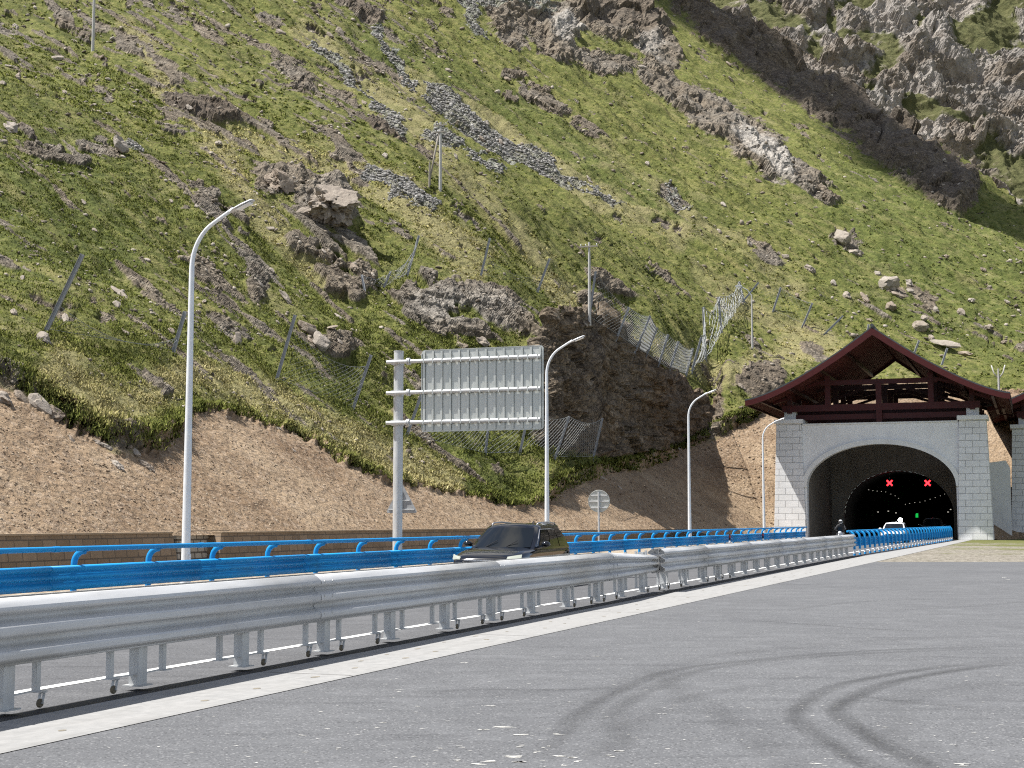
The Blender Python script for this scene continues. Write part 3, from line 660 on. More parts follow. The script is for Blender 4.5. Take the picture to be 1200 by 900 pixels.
mm.polygons.foreach_set('use_smooth', (rk.reshape(MC, MR)[:-1, :-1] < .5).reshape(-1))
tag(link('far_mountain', mm, M['far']), kind='structure')
# ------------------------------------------------------------------ ground, roads, markings (road frame: x along the road, y to the left)
def sheet(name, poly, z, mat, road=False, kind='structure'):
    mb = MB()
    if road:
        mb.add([(a, b, z) for a, b in poly], [tuple(range(len(poly)))]); o = mb.build(name, mat); o.rotation_euler = (0, 0, RZ)
    else:
        mb.add([(a, b, z) for a, b in poly], [tuple(range(len(poly)))]); o = mb.build(name, mat)
    return tag(o, kind=kind)
sheet('ground', [(-3000, -3000), (3000, -3000), (3000, 3000), (-3000, 3000)], -.03, M['ground'])
far_y = 62.0
a = RF(0, 0); 
def u_at_y(n, y): return (y - N.y * n) / U.y
STRIP_R = [(-60, 7.35), (10, 7.38), (30, 7.0), (62, 6.45), (138, 5.45)]
STRIP_L = [(-60, 8.52), (10, 8.5), (30, 8.38), (74, 8.0), (138, 6.45)]
def sr(u): return float(np.interp(u, [p[0] for p in STRIP_R], [p[1] for p in STRIP_R]))
M['dark_band'] = worn('black_band_surface', (.014, .014, .015), (.028, .028, .029), 9, .7)
ue = u_at_y(6.4, far_y)
lot = [RF(-60, 7.35), RF(10, 7.38), RF(30, 7.0), RF(ue, 6.45)]
lotp = [(p.x, p.y) for p in lot] + [(60, far_y + .5), (140, far_y + 1), (140, -70), (-20, -70)]
sheet('parking_lot', lotp, 0.0, M['lot'])
vg = [(lot[-1].x, lot[-1].y)] + [(p.x, p.y) for p in (RF(90, 6.1), RF(137.9, 5.45), RF(137.9, 3.0), RF(151, 1), RF(151, -60), RF(40, -120))] + [(140, far_y + 1), (60, far_y + .5)]
sheet('gravel_verge', vg, -.006, M['verge'])
strip = MB()
uu_ = np.arange(-60, 138.5, 3.0)
sl = lambda u: float(np.interp(u, [p[0] for p in STRIP_L], [p[1] for p in STRIP_L]))
vs_ = []; 
for u in uu_: vs_ += [(u, sr(u), .006), (u, sr(u) + .06, .012), (u, sl(u), .012)]
strip.add(vs_, [f for i in range(len(uu_) - 1) for f in ((i * 3, i * 3 + 3, i * 3 + 4, i * 3 + 1), (i * 3 + 1, i * 3 + 4, i * 3 + 5, i * 3 + 2))])
so = strip.build('concrete_strip', M['strip']); so.rotation_euler = (0, 0, RZ); tag(so, kind='structure')
# shallow lifting pockets cast in the strip
M['pocket'] = worn('pocket_dirt', (.16, .14, .105), (.25, .225, .18), 12, .95)
pk = MB()
for i, u in enumerate(np.arange(6, 60, 1.1)):
    for q, off in ((.30 + random.uniform(-.06, .06), random.uniform(-.2, .2)), (.62 + random.uniform(-.06, .06), .42 + random.uniform(-.25, .25))):
        if random.random() < .3: continue
        y = sr(u) + (sl(u) - sr(u)) * q; r = .025 + .022 * random.random()
        pk.add([(u + off + r * 1.7 * math.cos(t) * random.uniform(.8, 1.1), y + r * math.sin(t) * random.uniform(.75, 1.1), .0145) for t in np.linspace(0, 2 * math.pi, 10)[:-1]], [tuple(range(9))])
po = pk.build('strip_pockets', M['pocket']); po.rotation_euler = (0, 0, RZ); tag(po, kind='structure')
rp = [(u, -60 + 0) for u in ()]
road = MB(); us = np.arange(-60, 262, 4.0); vs_ = []
for u in us: vs_ += [(u, sl(u) if u <= 138 else 7.3, 0.0), (u, 18.0 if u < 120 else max(18.0, 18.0), 0.0)]
road.add(vs_, [(i * 2, i * 2 + 2, i * 2 + 3, i * 2 + 1) for i in range(len(us) - 1)])
ro = road.build('road', M['road']); ro.rotation_euler = (0, 0, RZ); tag(ro, kind='structure')
sheet('black_band', [(-60, 8.49), (10, 8.47), (30, 8.35), (74, 7.97), (74, 8.5), (30, 8.72), (10, 8.80), (-60, 8.82)], .004, M['dark_band'], True)  # near-black band between the concrete strip and the road
ln = MB()
def stripe(u0, u1, n0, w, z=.005):
    xs = np.linspace(u0, u1, max(2, int((u1 - u0) / 3)))
    vs = []
    for u in xs: vs += [(u, n0(u) - w / 2, z), (u, n0(u) + w / 2, z)]
    ln.add(vs, [(i * 2, i * 2 + 2, i * 2 + 3, i * 2 + 1) for i in range(len(xs) - 1)])
stripe(-40, 240, lambda u: 9.85 - .0105 * max(0, u - 12) if u < 40 else 9.556 + .0 * u, .16)
stripe(-40, 240, lambda u: 16.75, .16)
for u in np.arange(-12, 230, 15): stripe(u, u + 6, lambda u: 13.2, .15)
lo = ln.build('road_line', M['line']); lo.rotation_euler = (0, 0, RZ); tag(lo, kind='structure')
gv = [(u, n) for u, n in ((-60, 17.9), (140, 17.9), (140, 24), (125, 24.5), (100, 26.4), (72, 27.8), (-60, 27.8))]
sheet('gravel_shoulder', gv, .012, M['gravel'], True)
# tyre marks: thin rubber films following curves, thickest where the tyre slid
def smooth_path(pts, n=60):
    pts = [Vector((p[0], p[1], 0)) for p in pts]; out = []
    for i in range(len(pts) - 1):
        p0, p1, p2, p3 = pts[max(i - 1, 0)], pts[i], pts[i + 1], pts[min(i + 2, len(pts) - 1)]
        for t in np.linspace(0, 1, n // (len(pts) - 1) + 1)[:-1]:
            out.append(.5 * ((2 * p1) + (p2 - p0) * t + (2 * p0 - 5 * p1 + 4 * p2 - p3) * t * t + (3 * p1 - p0 - 3 * p2 + p3) * t ** 3))
    return out + [pts[-1]]
skv, skf, ska = [], [], []
def skid(pix, w, k):
    path = smooth_path([at_z(*q) for q in pix], 80); b0 = len(skv); n = len(path); W = 7
    for i, p in enumerate(path):
        t = (path[min(i + 1, n - 1)] - path[max(i - 1, 0)]).normalized(); l = Vector((-t.y, t.x, 0))
        env = min(1, i / 10, (n - 1 - i) / 10)
        for j in range(W):
            s = (j / (W - 1) - .5)
            skv.append(tuple(p + l * s * w + Vector((0, 0, .004 + .0007 * skid.c)))); ska.append(k * env * max(0, 1 - (2 * abs(s)) ** 1.5) * (.75 + .25 * math.sin(i * .31 + j)))
    for i in range(n - 1):
        for j in range(W - 1): skf.append((b0 + i * W + j, b0 + (i + 1) * W + j, b0 + (i + 1) * W + j + 1, b0 + i * W + j + 1))
    skid.c += 1
skid.c = 0
skid([(1205, 771), (1100, 782), (1030, 793), (975, 806), (940, 824), (934, 840), (950, 858), (985, 880), (1020, 899), (1060, 915)], .27, .40)
skid([(1205, 775), (1130, 784), (1055, 798), (1005, 814), (982, 832), (998, 850), (1030, 870), (1075, 893), (1110, 908)], .29, .48)
skid([(1210, 757), (1090, 760), (1000, 764), (900, 772), (800, 784), (735, 805), (690, 830), (655, 860), (640, 890)], .26, .30)
skid([(1190, 760), (1050, 764), (920, 773), (840, 782), (790, 796), (740, 820), (720, 850), (740, 880)], .3, .24)
skid([(880, 727), (950, 732), (1020, 737), (1080, 740)], .2, .3); skid([(1000, 815), (1080, 825), (1150, 829)], .22, .22); skid([(500, 812), (560, 808), (640, 809), (720, 806)], .2, .22)
skid([(1205, 800), (1120, 806), (1060, 820), (1040, 842), (1060, 872), (1110, 903)], .6, .13); skid([(1205, 745), (1080, 748), (960, 756), (850, 768), (770, 788), (700, 822), (660, 868)], .55, .12); skid([(700, 900), (720, 868), (760, 838), (830, 812), (920, 800)], .4, .14); skid([(1205, 705), (1120, 712), (1020, 716)], .25, .16)
skid([(760, 780), (800, 812), (860, 850), (900, 880), (930, 905)], .5, .16); skid([(1100, 702), (1000, 706), (920, 716)], .3, .16)
me = bpy.data.meshes.new('tyre_marks'); me.from_pydata(skv, [], skf); at = me.attributes.new('fade', 'FLOAT', 'POINT'); at.data.foreach_set('value', np.array(ska, np.float32))
tag(link('tyre_marks', me, M['skid']), kind='structure')
# worn paint flakes and pale scraps on the asphalt
M['flake'] = worn('pale_flake', (.42, .41, .38), (.60, .59, .55), 14, .9)
fl = MB()
def flake(px, py, L, W):
    p = at_z(px, py); vs = []
    for t in np.linspace(0, 2 * math.pi, 12)[:-1]:
        vs.append((p.x + L * math.cos(t) * random.uniform(.5, 1.15), p.y + W * math.sin(t) * random.uniform(.4, 1.2), .0035))
    fl.add(vs, [tuple(range(11))])
for px, py, L, W in ((590, 853, .12, .02), (565, 856, .09, .02), (612, 861, .09, .02), (655, 861, .06, .02), (575, 827, .05, .02), (600, 887, .09, .035), (575, 893, .08, .02), (612, 894, .08, .05), (630, 882, .03, .02), (640, 876, .03, .02),
                     (655, 887, .08, .025), (668, 889, .06, .02), (677, 893, .04, .02), (612, 875, .04, .02), (723, 880, .06, .025), (714, 886, .04, .02), (560, 896, .06, .02), (538, 892, .04, .015), (545, 778, .06, .03), (470, 810, .06, .02), (775, 838, .04, .015),
                     (450, 848, .04, .015), (540, 875, .04, .015), (700, 770, .05, .03), (880, 829, .05, .015), (955, 895, .06, .02), (1130, 897, .08, .02), (1180, 678, .15, .1)):
    for k in range(2): flake(px + random.uniform(-4, 4), py + random.uniform(-1.5, 1.5), L * random.uniform(.5, 1), W * random.uniform(.6, 1))
for k in range(420):
    px, py = random.uniform(-50, 1250), 680 + 230 * random.random() ** .8
    p = at_z(px, py)
    if un(p)[1] < 7.1: flake(px, py, random.uniform(.006, .03), random.uniform(.005, .014))
tag(fl.build('paint_flakes', M['flake']), kind='stuff')
tag(bpy.data.objects['paint_flakes'], 'small pale flakes and scraps strewn over the grey asphalt', 'debris')
# ------------------------------------------------------------------ grey barrier on castors
gb = thing('crash_barrier', 'grey corrugated steel barrier on castor feet beside the pale concrete strip', 'barrier', RF(0, 8.8), RZ)
SE = [-2.0, 4.5, 10.0, 16.74, 23.31, 30.34, 34.92, 39.94, 46.62, 52.5, 58.2, 64.0, 69.3, 74.4]
SNN = [0.0, 0.0, 0.0, .0, .02, -.02, .12, -.03, -.02, -.03, -.05, -.06, -.09, -.12]
PRF = [(.018, .455), (.018, .472), (.108, .510), (.118, .528), (.118, .575), (.110, .592), (.022, .636), (.012, .655), (.012, .680), (.022, .698), (.110, .728), (.118, .745), (.118, .795), (.110, .812), (.022, .856), (.012, .872), (.012, .892), (.022, .908), (.108, .935), (.118, .955), (.112, .985), (.02, 1.055), (.010, 1.06)]
for i in range(len(SE) - 1):
    u0, u1 = SE[i], SE[i + 1]; y0, y1 = SNN[i], SNN[i + 1]; q = (i % 2) * .006
    if u0 == 30.34: y1 = .16
    if u0 == 34.92: y0 = -.03
    for side in (-1, 1):
        mb = MB(); prof = [(side * (.10 + o + q), z) for o, z in PRF]
        sc = None
        if u0 == 30.34: sc = lambda k, a_, z: (a_, z if k == 0 else .50 + (z - .455) * .66) if k != 1 else (a_, .478 + (z - .455) * .83)
        xm = (u0 + u1) / 2
        pth = [(u0 - .02, y0, 0), (xm, (y0 + y1) / 2 + .0, 0), (u1 + .10, y1, 0)]
        mb.sweep(prof, pth, scale=sc)
        o = mb.build('corrugated_rail', M['galv'], gb, smooth=True, auto=24, solid=.004)
        if side < 0:                              # splice bolts
            for dz in (.575, .79, .975):
                for dx in ((.06, .28) if u0 < 32 else ()):
                    b = MB(); b.lathe([(0, -.012), (.017, -.012), (.019, 0)], (u0 + dx, y0 - .10 - .116 - q, dz), 'y', 8); b.build('bolt', M['galv_post'], o)
M['castor'] = worn('dusty_castor_wheel', (.10, .085, .06), (.18, .15, .10), 12, .8)
def castor(mb_w, mb_f, x, y):
    mb_w.lathe([(.010, -.016), (.036, -.016), (.042, -.008), (.042, .008), (.036, .016), (.010, .016)], (x, y, .056), 'y', 14)
    mb_f.bar((x, y - .022, .05), (x + .03, y - .022, .15), .03, .005); mb_f.bar((x, y + .022, .05), (x + .03, y + .022, .15), .03, .005); mb_f.box((x + .03, y, .153), (.07, .06, .008))
pu = 10.95
nl = 0
while pu < 74.2:
    y = float(np.interp(pu, SE, SNN)); vis = pu < 46
    mb = MB()
    prof = [(-.075, -.07), (.075, -.07), (.075, .07), (-.075, .07)]
    mb.box((pu, y, .53), (.155, .115, .94)); mb.box((pu, y, .056), (.22, .22, .012))
    post = mb.build('post', M['galv_post'], gb)
    b = MB(); b.box((pu, y - .078, .79), (.14, .040, .28)); b.box((pu, y + .078, .79), (.14, .040, .28)); b.build('spacer_block', M['galv_post'], post)
    for s in (-1, 1):
        x = pu + s * .47
        l = MB(); l.box((x, y - .01, .60), (.062, .006, .86)); l.box((x - .03, y + .015, .60), (.005, .05, .86)); l.box((x, y, .166), (.15, .12, .008)); l.bar((x - s * .02, y, .176), (pu + s * .08, y, .166), .035, .010); 
        leg = l.build('leg', M['galv_post'], post)
        if vis and ((nl + (s > 0)) % 3 != 2):
            w_, f_ = MB(), MB(); castor(w_, f_, x + .02, y - .02); c = w_.build('castor_wheel', M['castor'], post, smooth=True, auto=40); f_.build('castor_fork', M['galv_post'], post)
    nl += 1; pu += 2.09 if pu < 60 else 1.9
# ------------------------------------------------------------------ blue guardrails
BP = [(.01, .44), (.02, .455), (.085, .49), (.09, .54), (.02, .585), (.015, .61), (.02, .635), (.09, .66), (.09, .70), (.02, .735), (.015, .76), (.02, .78), (.088, .82), (.09, .86), (.07, .885), (.005, .90)]
def guardrail(root, u0, u1, ny, side, step=2.5, seglen=None):
    """side -1: the road face looks to -y"""
    def yy(u): return ny(u)
    pts = list(np.arange(u0, u1 + .01, step))
    seglen = seglen or step
    segs = list(np.arange(u0 - step * .35, u1, seglen)) + [u1]
    for a_, b_ in zip(segs[:-1], segs[1:]):
        mb = MB(); mb.sweep([(side * (.09 + o + .004 * (int(a_ * 7) % 2)), z) for o, z in BP], [(a_, yy(a_), 0), (b_ + .12, yy(b_ + .12), 0)])
        o = mb.build('corrugated_rail', M['blue'], root, smooth=True, auto=24, solid=.004)
    mb = MB(); mb.tube([(u, yy(u) + side * .24, 1.215) for u in np.linspace(u0 - step * .4, u1, max(3, int((u1 - u0) / 5)))], .052, 12)
    for u in segs[1:-1]: mb.tube([(u - .08, yy(u) + side * .24, 1.215), (u + .08, yy(u) + side * .24, 1.215)], .058, 12)
    mb.build('top_tube', M['blue'], root, smooth=True, auto=50)
    for u in pts:
        y = yy(u); mb = MB()
        arc = [(u, y, -.05), (u, y, .5), (u, y, .92)] + [(u, y + side * .24 * (1 - math.cos(t)), .92 + .25 * math.sin(t)) for t in np.linspace(.25, math.pi / 2, 6)] 
        mb.tube(arc, .062, 12); mb.box((u, y + side * .065, .68), (.10, .06, .38)); mb.box((u, y + side * .24, 1.165), (.13, .09, .012))
        mb.build('post', M['blue'], root, smooth=True, auto=50)
lg = thing('guardrail', 'long bright blue guardrail with round top tube along the left road edge', 'guardrail', RF(0, 17.42), RZ)
guardrail(lg, 3.6, 117.5, lambda u: 0.0, -1, 2.5, 5.0)
rg_ = thing('guardrail', 'short blue guardrail seen from its post side, ending at the right tunnel pillar', 'guardrail', RF(0, 0), RZ)
def right_line(u): return float(np.interp(u, [74, 76, 118, 138], [8.62, 8.58, 7.4, 6.95]))
guardrail(rg_, 75.0, 137.2, right_line, 1, 1.95, 3.9)
# white reflector bands on the short guardrail's posts
M['reflect'] = worn('white_reflective_band', (.68, .69, .70), (.78, .79, .80), 9, .4)
for u in np.arange(75.0, 137.2, 1.95):
    mb = MB(); mb.lathe([(.064, .10), (.065, .10), (.065, .30), (.064, .30)], (u, right_line(u), 0), 'z', 12); mb.build('reflective_band', M['reflect'], rg_, smooth=True, auto=40)
# ------------------------------------------------------------------ street lamps
def make_lamp(loc):
    t = thing('street_lamp', '', 'street lamp', loc, RZ)
    H = 9.6
    mb = MB(); pts = [(0, 0, .3), (0, 0, 4.3), (0, 0, 8.15)]; rs = [.115, .088, .066]
    for a_ in np.linspace(.12, 1.13, 9): pts.append((0, -1.1 * (1 - math.cos(a_)) , 8.15 + 1.25 * math.sin(a_))); rs.append(.06 - .01 * a_)
    pts.append((0, -1.18, 9.60)); rs.append(.045); 
    mb.tube(pts, rs, 14); mb.build('pole', M['white_paint'], t, smooth=True, auto=50)
    b = MB(); b.lathe([(0, .0), (.24, 0), (.24, .025), (.13, .03), (.13, .32), (.118, .36)], (0, 0, 0), 'z', 16); b.build('base_flange', M['white_paint'], t, smooth=True, auto=40)
    h = MB(); a_ = Vector((0, -1.05, 9.50)); d = Vector((0, -.92, .36)).normalized(); up = Vector((0, .36, .92)).normalized(); sx = Vector((1, 0, 0))
    prof = [(0, .045, .04), (.08, .055, .05), (.16, .11, .055), (.45, .14, .06), (.70, .12, .045), (.76, .06, .02)]
    vs, fs = [], []
    for s, w_, hh in prof:
        c = a_ + d * s
        for k in range(10):
            th = 2 * math.pi * k / 10; vs.append(c + sx * w_ * math.cos(th) + up * hh * (math.sin(th) if math.sin(th) > 0 else .45 * math.sin(th)))
    for i in range(len(prof) - 1):
        for k in range(10): fs.append((i * 10 + k, i * 10 + (k + 1) % 10, (i + 1) * 10 + (k + 1) % 10, (i + 1) * 10 + k))
    fs += [tuple(range(10))[::-1], tuple(50 + k for k in range(10))]
    h.add(vs, fs); hd = h.build('lamp_head', M['lamp_grey'], t, smooth=True, auto=45)
    l = MB(); q = a_ + d * .46 - up * .034
    l.add([q + d * sx_ * .22 + Vector((1, 0, 0)) * sy_ * .10 for sx_, sy_ in ((-1, -1), (1, -1), (1, 1), (-1, 1))] + [q - up * .02 + d * sx_ * .18 + Vector((1, 0, 0)) * sy_ * .08 for sx_, sy_ in ((-1, -1), (1, -1), (1, 1), (-1, 1))],
          [(0, 1, 2, 3), (4, 5, 6, 7), (0, 1, 5, 4), (1, 2, 6, 5), (2, 3, 7, 6), (3, 0, 4, 7)]); l.build('lens', M['lens'], hd)
    dr = MB(); dr.box((0, -.113, .75), (.10, .012, .32)); dr.build('service_door', M['white_paint'], t)
    return t
LL = ['nearest and tallest white street lamp, before the gap in the brown stone wall', 'white street lamp beside the right edge of the big grey sign back',
      'white street lamp between the round sign and the lamp nearest the tunnel', 'white street lamp closest to the left pillar of the tunnel portal']
lp = None
for i, (px, py) in enumerate(((218, 640), (641, 600), (808, 600), (895, 590))):
    nl_ = 20.0; p = at_n(px, py, nl_); p.z = 0
    if lp is None: lp = make_lamp(p); o = lp
    else: o = copy_tree(lp); o.location = p
    o['label'] = LL[i]; o['group'] = 'street lamps along the road'
# ------------------------------------------------------------------ big sign seen from behind
p = at_n(466, 600, 19.2); p.z = 0
gs = thing('road_sign', 'large rectangular sign seen from its ribbed grey back on a thick steel post', 'road sign', p, RZ)
mb = MB(); mb.tube([(0, 0, .25), (0, 0, 7.18)], .155, 20); pole = mb.build('post', M['galv_post'], gs, smooth=True, auto=50)
mb = MB(); mb.lathe([(0, 7.18), (.165, 7.18), (.165, 7.21), (0, 7.23)], (0, 0, 0), 'z', 20); mb.build('post_cap', M['galv_post'], gs)
mb = MB(); mb.box((0, 0, .265), (.7, .7, .03)); mb.prism([(-.3, .0), (.3, 0), (0.155, .5), (-.155, .5)], -.01, .01, 'xz'); mb.build('base_plate', M['galv_post'], gs)
PZ0, PZ1, PY0, PY1 = 4.56, 7.18, -.86, -4.98
for z in (6.83, 5.83, 4.87):
    mb = MB(); mb.tube([(-.22, .32, z), (-.22, -4.9, z + .0)], .062, 14); arm = mb.build('support_tube', M['galv_post'], gs, smooth=True, auto=50)
    mb = MB(); mb.lathe([(.16, -.09), (.18, -.09), (.18, .09), (.16, .09)], (0, 0, z), 'z', 20); mb.box((-.19, 0, z), (.06, .34, .16)); mb.build('pole_clamp', M['galv_post'], gs, smooth=True, auto=40)
    mb = MB(); mb.lathe([(.065, -.02), (.115, -.02), (.115, .02), (.065, .02)], (-.22, -.42, z), 'y', 14); mb.lathe([(.065, -.02), (.115, -.02), (.115, .02), (.065, .02)], (-.22, -.475, z), 'y', 14); mb.build('flange', M['galv_post'], arm, smooth=True, auto=40)
    for k in range(13):
        mb = MB(); mb.box((-.20, PY0 - .12 - k * .32, z), (.16, .035, .15)); mb.build('bracket', M['alu'], arm)
mb = MB(); 
def rrect(y0, y1, z0, z1, r, n=5):
    out = []
    for cy, cz, a0 in ((y1 - r, z1 - r, 0), (y0 + r, z1 - r, 90), (y0 + r, z0 + r, 180), (y1 - r, z0 + r, 270)):
        out += [(cy + r * math.cos(R(a0 + t)), cz + r * math.sin(R(a0 + t))) for t in np.linspace(0, 90, n)]
    return out
mb.prism(rrect(PY1, PY0, PZ0, PZ1, .10), -.125, -.118, 'yz')
pan = mb.build('sign_panel', M['alu'], gs)
for k in range(14):
    y = PY0 - .10 - k * .301
    mb = MB(); mb.box((-.143, y, (PZ0 + PZ1) / 2), (.034, .035, PZ1 - PZ0 - .08)); mb.box((-.160, y, (PZ0 + PZ1) / 2), (.006, .07, PZ1 - PZ0 - .09)); mb.build('rib', M['alu'], pan)
for z0, z1 in ((PZ0, PZ1),):
    mb = MB(); mb.box((-.14, PY0 - .012, (z0 + z1) / 2), (.045, .02, z1 - z0 - .22)); mb.box((-.14, PY1 + .012, (z0 + z1) / 2), (.045, .02, z1 - z0 - .22)); mb.box((-.131, (PY0 + PY1) / 2 , z1 - .004), (.03, 3.9, .016)); mb.build('panel_frame', M['alu'], pan)
# triangular and round signs, both seen from the back
p = at_n(470, 600, 19.9); p.z = 0
ts = thing('warning_sign', 'small triangular sign back half hidden behind the thick post of the big sign', 'road sign', p, RZ)
mb = MB(); mb.tube([(0, 0, .0), (0, 0, 2.75)], .04, 12); mb.build('post', M['galv_post'], ts, smooth=True, auto=50)
mb = MB(); mb.prism([(-.52, 2.0), (.52, 2.0), (.55, 2.06), (.05, 2.93), (-.05, 2.93), (-.55, 2.06)], .045, .05, 'yz'); pl_ = mb.build('sign_plate', M['galv_dull'], ts)
mb = MB(); mb.box((.03, 0, 2.12), (.03, .95, .04)); mb.box((.03, 0, 2.42), (.03, .6, .04)); mb.build('back_rail', M['galv_post'], pl_)
p = at_n(702, 600, 19.4); p.z = 0
cs = thing('round_sign', 'round sign seen from its grey back on a slim post above the blue rail', 'road sign', p, RZ)
mb = MB(); mb.tube([(-.06, 0, .0), (-.06, 0, 3.1)], .045, 12); mb.build('post', M['galv_post'], cs, smooth=True, auto=50)
mb = MB(); mb.lathe([(0, 0), (.52, 0), (.535, -.012), (.535, -.03), (.52, -.035)], (0.012, 0, 2.66), 'x', 32); cp = mb.build('sign_plate', M['alu'], cs, smooth=True, auto=30)
for z, w_ in ((2.36, .8), (2.66, .98), (2.94, .8)):
    mb = MB(); mb.box((-.012, 0, z), (.035, w_, .055)); mb.build('back_rail', M['galv'], cp)
# slim delineators on the verge behind the left guardrail
M['del_red'] = worn('red_band', (.35, .03, .03), (.45, .05, .04), 6, .5)
for i, (px, lab) in enumerate(((855, 'dark delineator post at the road edge, left of the two near the tunnel'), (894, 'dark delineator post at the foot of the lamp nearest the tunnel'))):
    p = at_n(px, 620, 16.95); p.z = 0
    d = thing('delineator_post', lab, 'delineator', p, RZ, 'delineators before the tunnel')
    mb = MB(); mb.lathe([(0, 0), (.16, 0), (.16, .03), (.055, .05), (.05, .95), (0, .97)], (0, 0, 0), 'z', 12); mb.build('stem', M['black'], d, smooth=True, auto=40)
    for z in (.45, .75): mb = MB(); mb.lathe([(.053, z), (.058, z), (.058, z + .12), (.053, z + .12)], (0, 0, 0), 'z', 12); mb.build('reflective_band', M['del_red'] if z > .6 else M['reflect'], d)
# ------------------------------------------------------------------ stone walls at the foot of the bank
def stone_wall(name, lab, u0, u1, n, h, mat, z0=0.0, batter=.12, ends=(.0, .0)):
    t = thing(name, lab, 'wall', RF(0, n), RZ); mb = MB(); th = .6
    us = [u0] + list(np.arange(u0 + 4, u1 - 1, 4)) + [u1]; vs, fs = [], []
    for i, u in enumerate(us):
        e = ends[0] if i == 0 else (ends[1] if i == len(us) - 1 else 0)
        vs += [(u, -batter, z0), (u + e, 0, z0 + h), (u + e, th, z0 + h), (u, th, z0)]
    for i in range(len(us) - 1):
        for k in range(3): fs.append((i * 4 + k, (i + 1) * 4 + k, (i + 1) * 4 + k + 1, i * 4 + k + 1))
    fs += [(0, 1, 2, 3), tuple(len(vs) - 4 + k for k in range(4))[::-1]]
    mb.add(vs, fs); mb.build('wall_face', mat, t)
    mb = MB(); 
    for a_, b_ in zip(us[:-1], us[1:]): mb.box(((a_ + b_) / 2 + (ends[0] / 2 if a_ == u0 else 0) + (ends[1] / 2 if b_ == u1 else 0), th / 2 - .02, z0 + h + .031), (b_ - a_ - .02 - abs(ends[0] if a_ == u0 else 0) - abs(ends[1] if b_ == u1 else 0), th + .06, .06))
    mb.build('coping', M['stone_cope'], t, bevel=.01); return t
M['stone_cope'] = worn('brown_coping_stone', (.22, .165, .11), (.31, .24, .165), 3, .9, 0, .5, .2)
def uw(px, n=26.6): return un(at_n(px, 640, n))[0]
stone_wall('retaining_wall', 'brown block retaining wall left of the nearest lamp, its end sloping', -20, uw(213), 26.75, 1.32, M['stone_wall'], ends=(0, -.35))
stone_wall('rubble_wall', 'short grey rubble stone wall filling the gap behind the nearest lamp', uw(205, 27.3), uw(266, 27.3), 27.25, 1.35, M['rubble'])
stone_wall('retaining_wall', 'long low brown block retaining wall running right from the nearest lamp towards the tunnel', uw(257), 76, 26.75, 1.30, M['stone_wall'], ends=(.35, 0))
stone_wall('retaining_wall', 'far stretch of low brown wall under the bare bank next to the tunnel', 76.3, 108, 26.15, 1.05, M['stone_wall'])
bpy.data.objects['retaining_wall.001'].rotation_euler = (0, 0, RZ)
# ------------------------------------------------------------------ tunnel portal with a curved timber roof
def arch_pts(a, spring, rise, n=28, p=2.0):
    out = []
    for t in np.linspace(0, math.pi, n):
        c, s = math.cos(t), math.sin(t)
        out.append((a * math.copysign(abs(c) ** (2 / p), c), spring + rise * abs(s) ** (2 / p)))
    return out                                     # from +a to -a
RW = 11.7
def roof_z(y, W=RW, ze=13.0, za=19.35): return ze + (za - ze) * max(0, 1 - abs(y) / W) ** 1.38
def arch_wall(mb, y0, y1, ztop, a, spring, rise, x0, x1, n=28, top2=None):
    """wall in the y-z plane with an arched opening"""
    ap = arch_pts(a, spring, rise, n)
    ys = [q[0] for q in ap]
    front = []
    for x in (x0, x1):
        front.append([(x, y, z) for y, z in ap])
    vs = []; fs = []
    N_ = len(ap)
    top = [(y, ztop) for y, z in ap]
    for x in (x0, x1):
        vs += [(x, y, z) for y, z in ap] + [(x, y, zt) for y, zt in top]
    for s in (0, 2 * N_):
        for i in range(N_ - 1):
            fs.append((s + i, s + i + 1, s + N_ + i + 1, s + N_ + i))
    for i in range(N_ - 1):
        fs.append((i, i + 1, 2 * N_ + i + 1, 2 * N_ + i)); fs.append((N_ + i, N_ + i + 1, 3 * N_ + i + 1, 3 * N_ + i))
    mb.add(vs, fs)
    for ya, yb in ((y0, -a), (a, y1)):
        if yb - ya > .01: mb.box(((x0 + x1) / 2, (ya + yb) / 2, ztop / 2), (x1 - x0, yb - ya, ztop))
def pillar(root, y, w0, w1, d0, d1, h, xf):
    mb = MB(); vs = []
    for z, w_, d_ in ((0, w0, d0), (h, w1, d1)):
        vs += [(xf, y - w_ / 2, z), (xf + d_, y - w_ / 2, z), (xf + d_, y + w_ / 2, z), (xf, y + w_ / 2, z)]
    # front face leans back a little
    vs[4] = (xf + .25, y - w1 / 2, h); vs[7] = (xf + .25, y + w1 / 2, h)
    mb.add(vs, [(3, 2, 1, 0), (4, 5, 6, 7), (0, 1, 5, 4), (1, 2, 6, 5), (2, 3, 7, 6), (3, 0, 4, 7)])
    o = mb.build('pillar', M['tiles'], root, bevel=.03)
    c = MB(); c.box((xf + .25 + d1 / 2 - .1, y, h + .2), (d1 + .35, w1 + .35, .40)); c.build('pillar_cap', M['conc'], o, bevel=.03)
    b = MB(); b.box((xf + .25 + d1 / 2, y, h + .4 + .45), (1.1, 1.1, .9)); b.build('post_pedestal', M['conc'], o, bevel=.03)
    return o
LEN = 18.5
